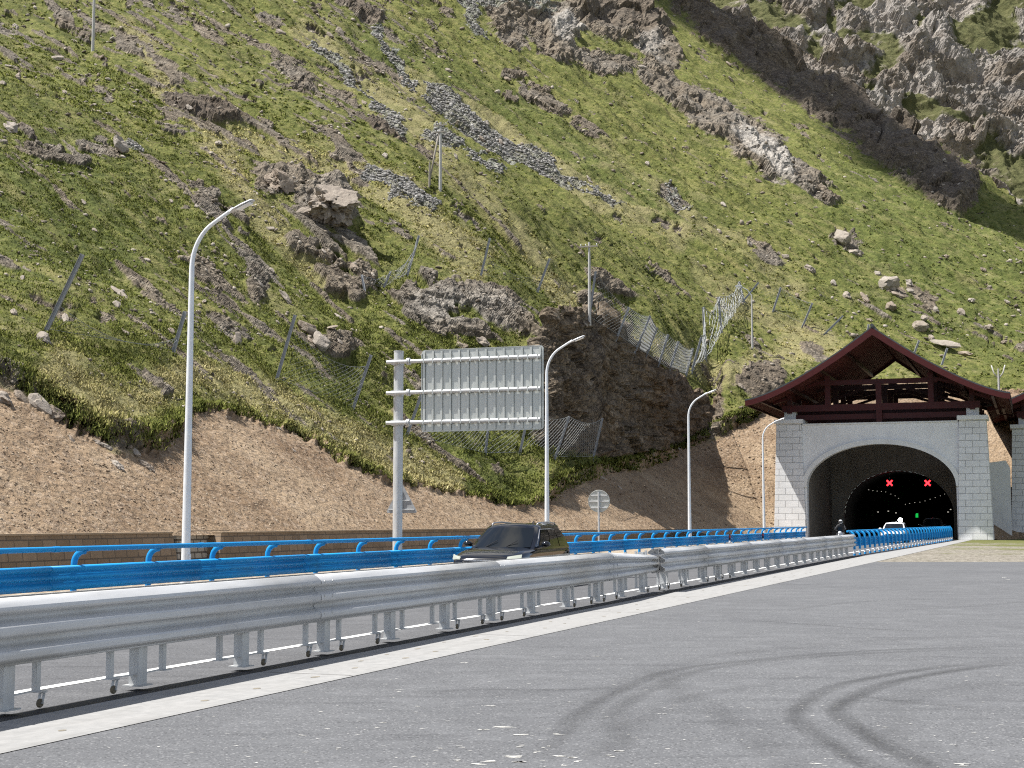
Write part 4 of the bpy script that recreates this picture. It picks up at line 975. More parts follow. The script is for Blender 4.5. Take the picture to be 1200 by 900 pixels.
def make_portal(loc, label):
    t = thing('tunnel_portal', label, 'tunnel portal', loc, RZ)
    HA, SPR, RIS, ZT = 6.75, 4.9, 3.95, 10.75
    mb = MB(); arch_wall(mb, -7.1, 7.1, ZT, HA, SPR, RIS, .45, 1.5, 36); w_ = mb.build('front_wall', M['conc'], t)
    # arch moulding, standing proud of the wall
    ap = [(HA, 0)] + arch_pts(HA, SPR, RIS, 36) + [(-HA, 0)]; ao = [(HA + .0, 0)] + arch_pts(HA + .0, SPR, RIS, 36) + [(-HA, 0)]
    mo = MB(); inner = arch_pts(HA - .02, SPR, RIS - .02, 36); outer = arch_pts(HA + .42, SPR - .0, RIS + .42, 36)
    vs = []
    for x in (.12, .47): vs += [(x, y, z) for y, z in inner] + [(x, y, z) for y, z in outer]
    n = 36; fs = []
    for i in range(n - 1):
        fs += [(i, i + 1, n + i + 1, n + i), (2 * n + i, 2 * n + i + 1, 3 * n + i + 1, 3 * n + i), (i, i + 1, 2 * n + i + 1, 2 * n + i), (n + i, n + i + 1, 3 * n + i + 1, 3 * n + i)]
    fs += [(0, n, 3 * n, 2 * n), (n - 1, 2 * n - 1, 4 * n - 1, 3 * n - 1)]
    mo.add(vs, fs); mo.build('arch_moulding', M['conc_wall'], t)
    cp = MB(); cp.box((.95, 0, ZT + .06), (1.25, 14.1, .12)); cp.build('wall_coping', M['conc_wall'], t)
    for s in (1, -1): pillar(t, s * 8.32, 3.05, 2.35, 3.4, 2.9, 10.9, -.05)
    # side walls and the headwall with the inner arch
    for s in (1, -1):
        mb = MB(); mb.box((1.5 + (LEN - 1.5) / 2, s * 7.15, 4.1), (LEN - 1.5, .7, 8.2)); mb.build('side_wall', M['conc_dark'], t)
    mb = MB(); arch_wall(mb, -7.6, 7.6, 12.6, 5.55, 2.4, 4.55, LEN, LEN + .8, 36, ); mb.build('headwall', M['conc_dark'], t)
    # bored tube behind it
    tb = MB(); prof = [(5.55, -.02)] + arch_pts(5.55, 2.4, 4.55, 28) + [(-5.55, -.02)]
    xs = [LEN + .8, LEN + 20, LEN + 60, LEN + 115]; vs = []
    for x in xs: vs += [(x, y, z) for y, z in prof]
    m = len(prof); fs = [(i * m + k, (i + 1) * m + k, (i + 1) * m + k + 1, i * m + k + 1) for i in range(len(xs) - 1) for k in range(m - 1)]
    fs.append(tuple((len(xs) - 1) * m + k for k in range(m)))
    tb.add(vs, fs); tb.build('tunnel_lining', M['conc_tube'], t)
    # roof
    X0, X1 = -3.9, 19.6; ys = np.linspace(-RW, RW, 49)
    mb = MB(); vs = []
    for x in (X0, X1):
        vs += [(x, y, roof_z(y)) for y in ys] + [(x, y, roof_z(y) - .14) for y in ys]
    n = len(ys); fs = []
    for i in range(n - 1):
        fs += [(i, i + 1, 2 * n + i + 1, 2 * n + i), (n + i, n + i + 1, 3 * n + i + 1, 3 * n + i), (i, i + 1, n + i + 1, n + i), (2 * n + i, 2 * n + i + 1, 3 * n + i + 1, 3 * n + i)]
    fs += [(0, n, 3 * n, 2 * n), (n - 1, 2 * n - 1, 4 * n - 1, 3 * n - 1)]
    mb.add(vs, fs); roof = mb.build('roof', M['roof_dark'], t)
    rd = MB(); rd.tube([(X0 - .05, 0, 19.42), (X1, 0, 19.42)], .16, 10); rd.build('ridge_cap', M['roof_dark'], roof, smooth=True, auto=40)
    for s in (1, -1):                              # barge boards along the gable, fascia along the eaves
        for x in (X0 + .06, X1 - .06):
            mb = MB(); yy = np.linspace(0.0, RW - .02, 24); vs = []
            for dx in (-.06, .06): vs += [(x + dx, s * y, roof_z(y) - .145) for y in yy] + [(x + dx, s * y, roof_z(y) - .80 + .18 * (y / RW)) for y in yy]
            k = 24; fs = []
            for i in range(k - 1): fs += [(i, i + 1, k + i + 1, k + i), (2 * k + i, 2 * k + i + 1, 3 * k + i + 1, 3 * k + i), (k + i, k + i + 1, 3 * k + i + 1, 3 * k + i), (i, i + 1, 2 * k + i + 1, 2 * k + i)]
            fs += [(0, k, 3 * k, 2 * k), (k - 1, 2 * k - 1, 4 * k - 1, 3 * k - 1)]
            mb.add(vs, fs); mb.build('barge_board', M['red_beam'], roof)
        mb = MB(); mb.box(((X0 + X1) / 2, s * (RW - .05), 12.62), (X1 - X0 - .30, .09, .46)); mb.build('eaves_board', M['red_wood'], roof)
    # rafters: one bent board, copied along the roof on both sides
    def rafter(s):
        mb = MB(); yy = np.linspace(.08, RW - .15, 14); vs = []
        for dx in (-.06, .06): vs += [(dx, s * y, roof_z(y) - .16) for y in yy] + [(dx, s * y, roof_z(y) - .44) for y in yy]
        k = 14; fs = []
        for i in range(k - 1): fs += [(i, i + 1, k + i + 1, k + i), (2 * k + i, 2 * k + i + 1, 3 * k + i + 1, 3 * k + i), (k + i, k + i + 1, 3 * k + i + 1, 3 * k + i), (i, i + 1, 2 * k + i + 1, 2 * k + i)]
        fs += [(0, k, 3 * k, 2 * k), (k - 1, 2 * k - 1, 4 * k - 1, 3 * k - 1)]
        mb.add(vs, fs); return mb
    for s in (1, -1):
        r0 = rafter(s).build('rafter', M['red_rafter'], roof); r0.location.x = X0 + .55
        for x in np.arange(X0 + 1.35, X1 - .3, .8):
            c = r0.copy(); COL.objects.link(c); c.parent = roof; c.location.x = x
    for y in (2.4, 4.8, 7.6, 10.2):
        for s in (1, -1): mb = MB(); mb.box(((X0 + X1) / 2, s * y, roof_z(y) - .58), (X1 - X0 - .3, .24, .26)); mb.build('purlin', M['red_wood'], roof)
    # trusses
    TX = [.95, 6.9, 12.9, 18.6]
    for i, x in enumerate(TX):
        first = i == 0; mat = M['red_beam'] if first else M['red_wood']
        def beam(a_, b_, w_, h_, nm): mb = MB(); mb.bar(a_, b_, w_, h_); return mb.build(nm, mat, t)
        beam((x, -9.0, 12.35), (x, 9.0, 12.35), .34, .62, 'tie_beam'); beam((x, -5.3, 14.72), (x, 5.3, 14.72), .30, .46, 'collar_beam')
        zb = 11.0
        mb = MB(); mb.box((x - .001, 0, (10.88 + 14.6) / 2), (.40, .52, 14.6 - 10.88)); mb.build('king_post', mat, t)
        for s in (1, -1):
            mb = MB(); mb.box((x, s * 8.32, (12.1 + roof_z(8.3) - .72) / 2 + .0), (.46, .46, roof_z(8.3) - .72 - 12.1 + .4)); mb.build('post', mat, t)
            mb = MB(); mb.box((x, s * 4.7, (12.65 + roof_z(4.7) - .72) / 2), (.46, .5, roof_z(4.7) - .72 - 12.65)); mb.build('post', mat, t)
            beam((x + .002, s * 8.2, 13.4), (x + .002, s * 9.9, roof_z(9.9) - .55), .24, .26, 'brace'); beam((x + .002, s * 4.9, 14.9), (x + .002, s * 6.6, roof_z(6.6) - .6), .24, .26, 'brace')
            if not first:
                mb = MB(); mb.box((x, s * 8.32, (8.2 + 12.05) / 2), (.5, .5, 12.05 - 8.2)); mb.build('post', mat, t)
                beam((x + .004, s * .4, 15.1), (x + .004, s * 8.0, 12.7), .22, .26, 'brace')
        if i in (0, 1): beam((x + .35, -8.1, 11.5), (x + .35, 8.1, 11.5), .25, .5, 'lower_beam')
    for s in (1, -1):                              # side plates
        mb = MB(); mb.box(((X0 + X1) / 2 + 1.5, s * 8.32, 12.9), (X1 - X0 - 6, .40, .46)); mb.build('wall_plate', M['red_wood'], t)
    return t
M['red_rafter'] = worn('red_rafter', (.075, .018, .015), (.12, .032, .026), 3, .5, 0, .1, .3)  # lighter than the beams: light along the rafters painted into the colour
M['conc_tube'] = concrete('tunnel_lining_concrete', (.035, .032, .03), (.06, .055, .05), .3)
P1 = make_portal(RF(UP, NCEN), 'whole white block tunnel portal with arched mouth under a dark red concave gable roof')
P2 = copy_tree(P1); P2.location = RF(UP + 15, NCEN - 21.0); P2['label'] = 'second tunnel portal, cut off by the right edge of the photo'
# concrete wall between the portals
ww = thing('concrete_wall', 'weathered white concrete retaining wall between the two tunnel portals, diagonally shaded', 'wall', RF(UP, NCEN), RZ)
mb = MB(); mb.prism([(-11.25, 0), (-7.5, 0), (-7.5, 8.4), (-8.8, 7.35), (-10.9, 7.6), (-11.25, 6.9)], 12.0, 12.8, 'yz'); mb.build('wall_face', M['conc_wall'], ww)
mb = MB(); mb.prism([(2.5, 0), (12.0, 0), (12.0, 8.3), (2.5, 9.4)], -8.0, -7.55, 'xz'); mb.build('side_face', M['conc_wall'], ww)
# tunnel lights, red crosses, green arrow
xr = math.pi / 4
def lane_signal(u, n, z, lab):
    t = thing('lane_signal', lab, 'lane signal', RF(u, n, z), RZ, None)
    mb = MB(); mb.box((.06, 0, 0), (.12, .8, .8)); mb.build('housing', M['black'], t, bevel=.02)
    mb = MB()
    for s in (1, -1):
        mb.box((-.012 - .004 * (s > 0), 0, 0), (.012, .80, .15), Matrix.Rotation(s * xr, 3, 'X'))
    mb.build('cross', M['signal_red'], t)
    mb = MB(); mb.tube([(.06, 0, .5), (.06, 0, 1.15)], .03, 8); mb.build('hanger', M['galv_dull'], t)
p = at_u(1042.5, 566, UP + LEN + 4); lane_signal(*un(p), p.z, 'left one of two glowing red crosses hanging in the tunnel')
p = at_u(1087, 566, UP + LEN + 4); lane_signal(*un(p), p.z, 'right one of two glowing red crosses hanging in the tunnel')
p = at_u(1074.5, 604, UP + LEN + 60); g = thing('exit_light', 'small green light deep inside the tunnel', 'light', p, RZ)
mb = MB(); mb.prism([(-.18, -.3), (.18, -.3), (.18, .1), (.1, .3), (-.18, .3)], -.05, .0, 'yz'); mb.build('panel', M['signal_green'], g); mb = MB(); mb.box((.08, 0, 0), (.12, .8, .8)); mb.build('housing', M['black'], g)
def tlight(px, py, u, big=.10, mat='tunnel_lamp', lab='small lamp glowing on the dark tunnel vault', grp='lamps along the tunnel vault'):
    p = at_u(px, py, u); o = thing('tunnel_lamp', lab, 'lamp', p, RZ, grp)
    mb = MB(); mb.box((-.02, 0, 0), (.05, big * 1.7, big)); mb.build('lens', M[mat], o); mb = MB(); mb.box((.05, 0, 0), (.09, big * 2.0, big * 1.3)); mb.build('casing', M['black'], o)
for i, (px, py) in enumerate(((1018, 574), (1023, 575), (1028, 575.5), (1033, 576), (1038, 576.5), (1044, 579), (1049, 581), (1053, 584), (1066, 590), (1072, 589), (1078, 588.5), (1084, 587), (1096, 583), (1102, 581), (1107, 579), (1061, 591), (1090, 585))):
    tlight(px, py, UP + LEN + 10 + (i % 8) * 4, .05)
for px, py in ((1029, 600), (1041, 599), (1050, 601), (1111, 600), (1114, 597)): tlight(px, py, UP + LEN + 30, .10, 'tunnel_lamp', 'pale lamp low on the tunnel side wall', 'low lamps along the tunnel walls')
p = at_u(1055, 609.5, UP + LEN + 8); o = thing('tunnel_lamp', 'brightest white lamp in the tunnel, glaring just above the white car', 'lamp', p, RZ)
mb = MB(); mb.lathe([(0, -.05), (.16, -.04), (.22, 0), (.24, .06), (0, .06)], (0, 0, 0), 'x', 16); mb.build('lens', M['bright'], o); mb = MB(); mb.lathe([(0, .065), (.27, .065), (.22, .2), (0, .22)], (0, 0, 0), 'x', 16); mb.build('casing', M['black'], o)
# ------------------------------------------------------------------ cars
def lerp(a, b, t): return a + (b - a) * t
def make_car(name, label, cat, loc, rz, paint, L=4.75, W=1.90, H=1.68, suv=True, rails=True):
    t = thing(name, label, cat, loc, rz)
    hw = W / 2
    # lower body: lofted sections; x forward
    st = [(L / 2, .62, .36, .60, .66), (L / 2 - .05, .80, .27, .68, .80), (L / 2 - .18, .90, .23, .76, .90), (L / 2 - .45, .965, .21, .84, .985), (L / 2 - .9, 1.0, .21, .92, 1.045), (L / 2 - 1.35, 1.0, .21, .955, 1.085),
          (L / 2 - 1.7, 1.0, .21, .965, 1.09), (0, .995, .21, .975, 1.08), (-L / 2 + 1.2, 1.0, .21, .985, 1.09), (-L / 2 + .5, .985, .24, .99, 1.10), (-L / 2 + .12, .92, .30, .97, 1.09), (-L / 2, .80, .40, .90, 1.0)]
    k = H / 1.68
    vs, fs = [], []; NP = 15
    for x, w_, z0, zs, zt in st:
        w_ *= hw; z0, zs, zt = z0 * k, zs * k, zt * k
        half = [(0, z0), (.72 * w_, z0), (.93 * w_, z0 + .06), (.985 * w_, lerp(z0, zs, .35)), (w_, lerp(z0, zs, .72)), (.985 * w_, zs), (.90 * w_, lerp(zs, zt, .62)), (.55 * w_, lerp(zs, zt, .96))]
        ring = half + [(0, zt)] + [(-y, z) for y, z in half[:0:-1]]
        vs += [(x, y, z) for y, z in ring]
    NP = 16
    for i in range(len(st) - 1):
        for j in range(NP): fs.append((i * NP + j, i * NP + (j + 1) % NP, (i + 1) * NP + (j + 1) % NP, (i + 1) * NP + j))
    fs += [tuple(range(NP)), tuple((len(st) - 1) * NP + j for j in range(NP))[::-1]]
    mb = MB(); mb.add(vs, fs)
    body = mb.build('body', paint, t, smooth=True, sub=2)
    # greenhouse
    xf0, xf1 = L / 2 - 1.30, L / 2 - 2.22; xr1, xr0 = -L / 2 + .62, -L / 2 + .16
    zb, zr = 1.04 * k, H - .09
    def ring(x_f, x_r, w_, z, crown=0, n=11):
        out = []
        for j in range(n): s = -1 + 2 * j / (n - 1); out.append((x_f - .16 * abs(s) ** 2.2, -s * w_ * 1, z + crown * (1 - s * s)))     # front edge, left to right
        m = 7
        for j in range(1, m): q = j / m; out.append((lerp(x_f - .16, x_r + .10, q), -w_ * (1 + .012 * math.sin(q * math.pi)), z))
        for j in range(n): s = 1 - 2 * j / (n - 1); out.append((x_r + .10 * abs(s) ** 2.2, -s * w_, z + crown * (1 - s * s)))
        for j in range(1, m): q = j / m; out.append((lerp(x_r + .10, x_f - .16, q), w_ * (1 + .012 * math.sin(q * math.pi)), z))
        return out
    rings = [ring(xf0, xr0, hw * .925, zb - .03), ring(lerp(xf0, xf1, .5), lerp(xr0, xr1, .55), hw * .845, lerp(zb, zr, .52)), ring(xf1 + .10, xr1 + .05, hw * .74, zr - .02, .03), ring(xf1 - .02, xr1 - .05, hw * .695, zr + .035, .045), ring(xf1 - .25, xr1 - .2, hw * .55, zr + .05, .045), ring(xf1 - .55, xr1 + .35, hw * .2, zr + .075, .02)]
    rings[5] = [(x * 1.0, y, z) for x, y, z in rings[5]]
    n = len(rings[0]); mb = MB(); vs = [p for r_ in rings for p in r_]
    fs = [(i * n + j, i * n + (j + 1) % n, (i + 1) * n + (j + 1) % n, (i + 1) * n + j) for i in range(len(rings) - 1) for j in range(n)] + [tuple((len(rings) - 1) * n + j for j in range(n))]
    mb.add(vs, fs); cab = mb.build('cabin', paint, t, smooth=True, auto=60)
    # glazing set just proud of the cabin skin
    def patch(nm, cols, q0, q1, out, mat=M['glass']):
        mb = MB(); vs = []; rows = [rings[0], rings[1], rings[2]]
        def at(j, q):
            q2 = q * 2; i = min(int(q2), 1); f = q2 - i; a_, b_ = Vector(rows[i][j % n]), Vector(rows[i + 1][j % n]); return a_.lerp(b_, f)
        qs = np.linspace(q0, q1, 6)
        for q in qs:
            for j in cols:
                j0 = int(math.floor(j)); f = j - j0; p = at(j0, q).lerp(at(j0 + 1, q), f); vs.append(p + Vector(out))
        c = len(cols); fs = [(i * c + j, i * c + j + 1, (i + 1) * c + j + 1, (i + 1) * c + j) for i in range(len(qs) - 1) for j in range(c - 1)]
        mb.add(vs, fs); return mb.build(nm, mat, t, smooth=True)
    patch('windscreen', [.55, 1, 2, 3, 4, 5, 6, 7, 8, 9, 9.45], .07, .93, (.014, 0, .012))
    fr = 11 - 1
    for s, base_ in ((-1, 10), (1, 10 + 6 + 11)):
        # side windows: front and rear door glass and a quarter light
        spans = ((.75, 2.75), (2.9, 4.8), (4.95, 6.2)) if s < 0 else ((.8, 2.05), (2.2, 4.1), (4.25, 6.25))
        for a_, b_ in spans:
            patch('side_window', [base_ + x for x in np.linspace(a_, b_, 6)], .10, .88, (0, s * .012, .004))
    patch('rear_window', [17 + x for x in np.linspace(.7, 9.3, 8)], .15, .85, (-.014, 0, .01))
    # bright strip over the side glass
    for s in (1, -1):
        mb = MB(); pts = [(xf0 - .42, s * (hw * .90), zb + .03), (lerp(xf0, xf1, .55) - .22, s * (hw * .842 + .012), lerp(zb, zr, .55)), (xf1 - .12, s * (hw * .755 + .014), zr - .075), (lerp(xf1, xr1, .5), s * (hw * .762 + .014), zr - .06), (xr1 + .3, s * (hw * .755 + .012), zr - .10), (xr1 - .02, s * (hw * .79), zr - .22)]
        mb.tube(pts, .012, 8); mb.build('window_trim', M['trim'], t, smooth=True)
        if rails:
            mb = MB(); y = s * hw * .66; pts = [(xf1 - .20, y, zr + .04), (xf1 - .32, y, zr + .095), (lerp(xf1, xr1, .5), y, zr + .115), (xr1 + .25, y, zr + .09), (xr1 + .12, y, zr + .04)]; mb.tube(pts, .021, 10); mb.build('roof_rail', M['trim'], t, smooth=True)
        mb = MB(); c = Vector((xf0 - .50, s * (hw + .13), zb + .10)); vs, fs = [], []
        for i, (dx, kk_) in enumerate(((.10, .45), (.05, .9), (-.03, 1), (-.08, .92))):
            for j in range(10): th = 2 * math.pi * j / 10; vs.append(c + Vector((dx, .12 * kk_ * math.cos(th), .085 * kk_ * math.sin(th) * (1 if math.sin(th) > 0 else .8))))
        for i in range(3):
            for j in range(10): fs.append((i * 10 + j, i * 10 + (j + 1) % 10, (i + 1) * 10 + (j + 1) % 10, (i + 1) * 10 + j))
        fs += [tuple(range(10)), tuple(30 + j for j in range(10))[::-1]]
        mb.add(vs, fs); mb.bar((xf0 - .52, s * (hw * .90), zb + .02), (xf0 - .52, s * (hw + .07), zb + .07), .08, .05); mb.build('wing_mirror', paint, t, smooth=True, auto=60)
        # headlamp: slim glowing unit wrapping the corner
        mb = MB(); z = .815 * k; vs = []
        for q in np.linspace(0, 1, 5):
            y = s * lerp(.66, .955, q) * hw; x = L / 2 - .10 - .12 * q - .30 * max(0, q - .35) ** 1.6
            h_ = lerp(.030, .062, q); vs += [(x + .02, y, z - h_ + .02 * q), (x - .05, y, z + h_ + .025 * q)]
        mb.add(vs, [(i * 2, i * 2 + 2, i * 2 + 3, i * 2 + 1) for i in range(4)]); mb.build('headlight', M['headlamp'], t, smooth=True, solid=.03)
    # grille, badge bar, bumper intake, number plate
    mb = MB(); mb.prism([(-.50 * hw, .46 * k), (.50 * hw, .46 * k), (.56 * hw, .74 * k), (-.56 * hw, .74 * k)], L / 2 - .10, L / 2 + .012, 'yz'); gr_ = mb.build('grille', M['black'], t, bevel=.02)
    mb = MB(); mb.box((L / 2 + .006, 0, .765 * k), (.02, 1.0 * hw, .022)); mb.build('grille_trim', M['chrome'], gr_)
    mb = MB(); mb.box((L / 2 + .022, 0, .50 * k), (.012, .44, .13)); mb.build('number_plate', M['reflect'], t, bevel=.006)
    mb = MB(); mb.box((L / 2 - .06, 0, .33 * k), (.10, 1.4 * hw, .10)); mb.build('lower_intake', M['black'], t, bevel=.02)
    # wheels
    r = .355 * k
    for x in (L / 2 - .92, -L / 2 + .98):
        for s in (1, -1):
            y = s * (hw - .125)
            a_ = MB(); a_.lathe([(.01, -.13), (r + .075, -.13), (r + .075, .132), (.01, .132)], (x, y, r + .015), 'y', 28); a_.build('wheel_arch', M['black'], t)
            wh = MB(); wh.lathe([(r * .62, -.115), (r * .92, -.12), (r, -.08), (r, .08), (r * .92, .12), (r * .62, .115)], (x, y + s * .028, r), 'y', 28); ty = wh.build('tyre', M['rubber'], t, smooth=True, auto=40)
            rm = MB(); yy = y + s * .115
            rm.lathe([(r * .56, 0), (r * .66, 0), (r * .66, s * .03), (r * .56, s * .02)], (x, yy, r), 'y', 28); rm.lathe([(0, s * .03), (r * .16, s * .025), (r * .18, 0)], (x, yy, r), 'y', 16)
            for q in range(5):
                th = q * 2 * math.pi / 5; rm.bar((x, yy + s * .012, r), (x + r * .6 * math.cos(th), yy + s * .008, r + r * .6 * math.sin(th)), .075, .02)
            rm.build('rim', M['lamp_grey'], ty)
    # what shows through the windscreen: steering wheel and seats are dark, wipers sit on the cowl
    for y0 in (.1, -.45):
        mb = MB(); mb.tube([(xf0 - .05, y0, zb + .012), (xf0 - .24, y0 + .30, zb + .20 * k)], .010, 6); mb.build('wiper', M['black'], t)
    mb = MB(); mb.prism([(xr1 + .32, zr + .06), (xr1 + .10, zr + .06), (xr1 + .12, zr + .15)], -.02, .02, 'xz'); mb.build('aerial_fin', paint, t)
    return t
face = RZ + math.pi
def on_road(px, u, n): return RF(u, n)
suvp = RF(36.3, 12.98)
suv = make_car('car', 'black sport utility car with lit headlights driving behind the grey barrier', 'car', suvp, face, M['car_black'])
wc = make_car('car', 'white car with its hood in the sun just outside the tunnel mouth', 'car', RF(119.5, 10.55), face, M['car_white'], 4.6, 1.88, 1.62, rails=False)
dc = make_car('car', 'dark boxy car in shade inside the tunnel beside the white one', 'car', RF(146, 9.3), face, M['car_grey'], 4.8, 2.0, 2.0, rails=False)
# ------------------------------------------------------------------ motorcycle and rider
mp_ = RF(104.5, 12.9)
mc = thing('motorcycle', 'pale motorcycle with a rider coming out of the tunnel mouth', 'motorcycle', mp_, face)
for x in (.72, -.68):
    mb = MB(); mb.lathe([(.24, -.05), (.31, -.06), (.335, 0), (.31, .06), (.24, .05)], (x, 0, .335), 'y', 24); ty = mb.build('wheel', M['rubber'], mc, smooth=True)
    mb = MB(); mb.lathe([(.03, -.04), (.05, -.04), (.05, .04), (.03, .04)], (x, 0, .335), 'y', 12)
    for q in range(5): th = q * 2 * math.pi / 5; mb.bar((x, 0, .335), (x + .26 * math.cos(th), 0, .335 + .26 * math.sin(th)), .02, .03)
    mb.build('rim', M['lamp_grey'], ty)
mb = MB(); 
for s in (1, -1): mb.tube([(.72, s * .10, .335), (.50, s * .10, .98)], .028, 8)
mb.build('fork', M['chrome'], mc, smooth=True)
mb = MB(); mb.tube([(.46, -.38, 1.10), (.52, -.2, 1.06), (.52, .2, 1.06), (.46, .38, 1.10)], .016, 8); mb.build('handlebar', M['black'], mc, smooth=True)
mb = MB(); vs = []
for x, w_, z0, z1 in ((.62, .12, .72, 1.02), (.45, .20, .50, 1.05), (.1, .22, .36, .98), (-.2, .17, .38, .84), (-.5, .15, .60, .86), (-.85, .10, .74, .90)):
    vs += [(x, -w_ * .7, z0), (x, -w_, (z0 + z1) / 2), (x, -w_ * .6, z1), (x, w_ * .6, z1), (x, w_, (z0 + z1) / 2), (x, w_ * .7, z0)]
fs = [(i * 6 + j, i * 6 + (j + 1) % 6, (i + 1) * 6 + (j + 1) % 6, (i + 1) * 6 + j) for i in range(5) for j in range(6)] + [tuple(range(6)), tuple(30 + j for j in range(6))[::-1]]
mb.add(vs, fs); mb.build('fairing', M['car_white'], mc, smooth=True, sub=1)
mb = MB(); mb.lathe([(0, .06), (.07, .055), (.10, .03), (.11, 0), (.10, -.06), (0, -.08)], (.66, 0, .90), 'x', 16); mb.build('headlight', M['lens'], mc, smooth=True)
mb = MB(); mb.prism([(-.17, 1.0), (.17, 1.0), (.13, 1.30), (-.13, 1.30)], .56, .565, 'yz'); mb.build('windshield', M['glass'], mc)
for s in (1, -1):
    mb = MB(); mb.tube([(.47, s * .30, 1.09), (.46, s * .36, 1.24)], .008, 6); mb.lathe([(0, -.012), (.055, -.01), (.055, .01), (0, .012)], (.46, s * .37, 1.27), 'x', 10); mb.build('mirror', M['black'], mc)
# rider: one skinned body
rv = [(-.22, 0, .90), (-.16, 0, 1.10), (-.06, 0, 1.30), (.00, 0, 1.42), (.03, 0, 1.50), (.05, 0, 1.60)]; rr = [(.17, .15), (.16, .13), (.19, .13), (.15, .10), .06, .075]
re_ = [(i, i + 1) for i in range(5)]
for s in (1, -1):
    b0 = len(rv); rv += [(.0, s * .20, 1.40), (.12, s * .34, 1.20), (.36, s * .36, 1.13), (.45, s * .35, 1.115)]; rr += [.085, .06, .045, .042]; re_ += [(3, b0), (b0, b0 + 1), (b0 + 1, b0 + 2), (b0 + 2, b0 + 3)]
    b0 = len(rv); rv += [(-.18, s * .12, .88), (.20, s * .25, .78), (.02, s * .24, .42), (.10, s * .24, .36)]; rr += [.105, .08, .06, .05]; re_ += [(0, b0), (b0, b0 + 1), (b0 + 1, b0 + 2), (b0 + 2, b0 + 3)]
pr_ = thing('person', 'rider in dark jacket and pale helmet sitting on the motorcycle', 'person', mp_, face)
bpy.context.view_layer.update()
me = bpy.data.meshes.new('body'); bm = bmesh.new(); lay = bm.verts.layers.skin.verify(); bvs = [bm.verts.new(v) for v in rv]; [bm.edges.new((bvs[a_], bvs[b_])) for a_, b_ in re_]
for v, r_ in zip(bvs, rr): v[lay].radius = r_ if isinstance(r_, tuple) else (r_, r_)
bvs[0][lay].use_root = True; bm.to_mesh(me); bm.free()
bo = link('body', me, M['jacket'], pr_); m_ = bo.modifiers.new('skin', 'SKIN'); m_.use_smooth_shade = True; s_m = bo.modifiers.new('sub', 'SUBSURF'); s_m.levels = 2; s_m.render_levels = 2
mb = MB(); mb.lathe([(.07, -.13), (.115, -.10), (.135, -.02), (.13, .06), (.09, .125), (.04, .145), (0, .15)], (.06, 0, 1.66), 'z', 18); he = mb.build('helmet', M['helmet'], pr_, smooth=True)
mb = MB(); vs = []
for z in (-.06, 0, .05):
    for a_ in np.linspace(-1.0, 1.0, 9): vs.append((.06 + .137 * math.cos(a_), .137 * math.sin(a_), 1.66 + z))
mb.add(vs, [(i * 9 + j, i * 9 + j + 1, (i + 1) * 9 + j + 1, (i + 1) * 9 + j) for i in range(2) for j in range(8)]); mb.build('visor', M['glass'], he, smooth=True)
# ------------------------------------------------------------------ boulders and stones
def boulder_mat():
    t = NT('boulder_stone'); oi = t.n('ShaderNodeObjectInfo'); p = t.pos(); n = t.noise(p, 1.6, 7, .7); n2 = t.noise(p, 7, 5, .7)
    c = t.ramp(t.math('ADD', t.math('MULTIPLY', n, .6), t.math('MULTIPLY', n2, .4)), [(.33, (.09, .07, .055)), (.5, (.23, .185, .142)), (.68, (.40, .345, .28))])
    c = t.mix(t.rng(oi.outputs['Random'], 0, 1, 0, .5), c, (.38, .355, .32)); c = t.mix(t.rng(n2, .6, .72, 0, .4), c, (.13, .12, .05))
    t.color(c); t.set(rough=.95, spec=.15); t.bump(t.math('ADD', n, n2), .8, .08); return t.m
M['boulder'] = boulder_mat()
def rock_mesh(seed, sub, flat, sharp=.5, planes=7):
    bm = bmesh.new(); bmesh.ops.create_icosphere(bm, subdivisions=sub, radius=1.0)
    co = np.array([v.co for v in bm.verts]); off = np.array([seed * 7.3, seed * 3.1, seed * 1.7])
    b, e = blocky(co * 1.25 + off, 20 + seed); b2, _ = blocky(co * 2.6 + off, 40 + seed); f = fbm3(co * 1.1 + off, 3, 60 + seed)
    r = 1 + sharp * b + .25 * sharp * b2 + .22 * f
    q = co * r[:, None]
    # flat cleavage planes
    g = np.random.default_rng(seed)
    if sub > 4: q = q * (1 + .16 * fbm3(co * 2.2 + off, 4, 71) - .22 * np.abs(fbm3(co * 3.5 + off, 4, 72)) + .05 * blocky(co * 7 + off, 73)[0])[:, None]
    for k in range(planes):
        d = g.normal(size=3); d /= np.linalg.norm(d); h = q @ d; lim = .62 + .25 * g.random(); q -= d[None] * np.maximum(h - lim, 0)[:, None] * .92
    q *= np.array([1.0, .72, flat])
    for v, c in zip(bm.verts, q): v.co = c
    me = bpy.data.meshes.new('boulder'); bm.to_mesh(me); bm.free(); me.materials.append(M['boulder'])
    return me
RM = [rock_mesh(i, 3, .45 + .09 * (i % 5), .45) for i in range(8)]
RBIG = rock_mesh(31, 5, .72, .62, 2)
def orient(nrm, spin, tilt=.0):
    z = nrm.normalized(); x = Vector((.66, -.5, -.56)); x = (x - z * x.dot(z)).normalized(); y = z.cross(x)
    m = Matrix((x, y, z)).transposed(); return (m @ Matrix.Rotation(spin, 3, 'Z') @ Matrix.Rotation(tilt, 3, 'Y')).to_euler()
def boulder(px, py, wpx, label, group=None, me=None, sink=.25, k=(1, 1, 1)):
    p, n = pick(px, py); d = (p - Vector((0, 0, HC))).length; r = wpx / F * d / 2
    o = bpy.data.objects.new('boulder', me or RM[random.randrange(8)]); COL.objects.link(o)
    o.location = p + n * r * sink; o.rotation_euler = orient(n, random.uniform(-.6, .6), random.uniform(-.3, .3)); o.scale = (r * k[0], r * k[1], r * k[2])
    return tag(o, label, 'rock', group)
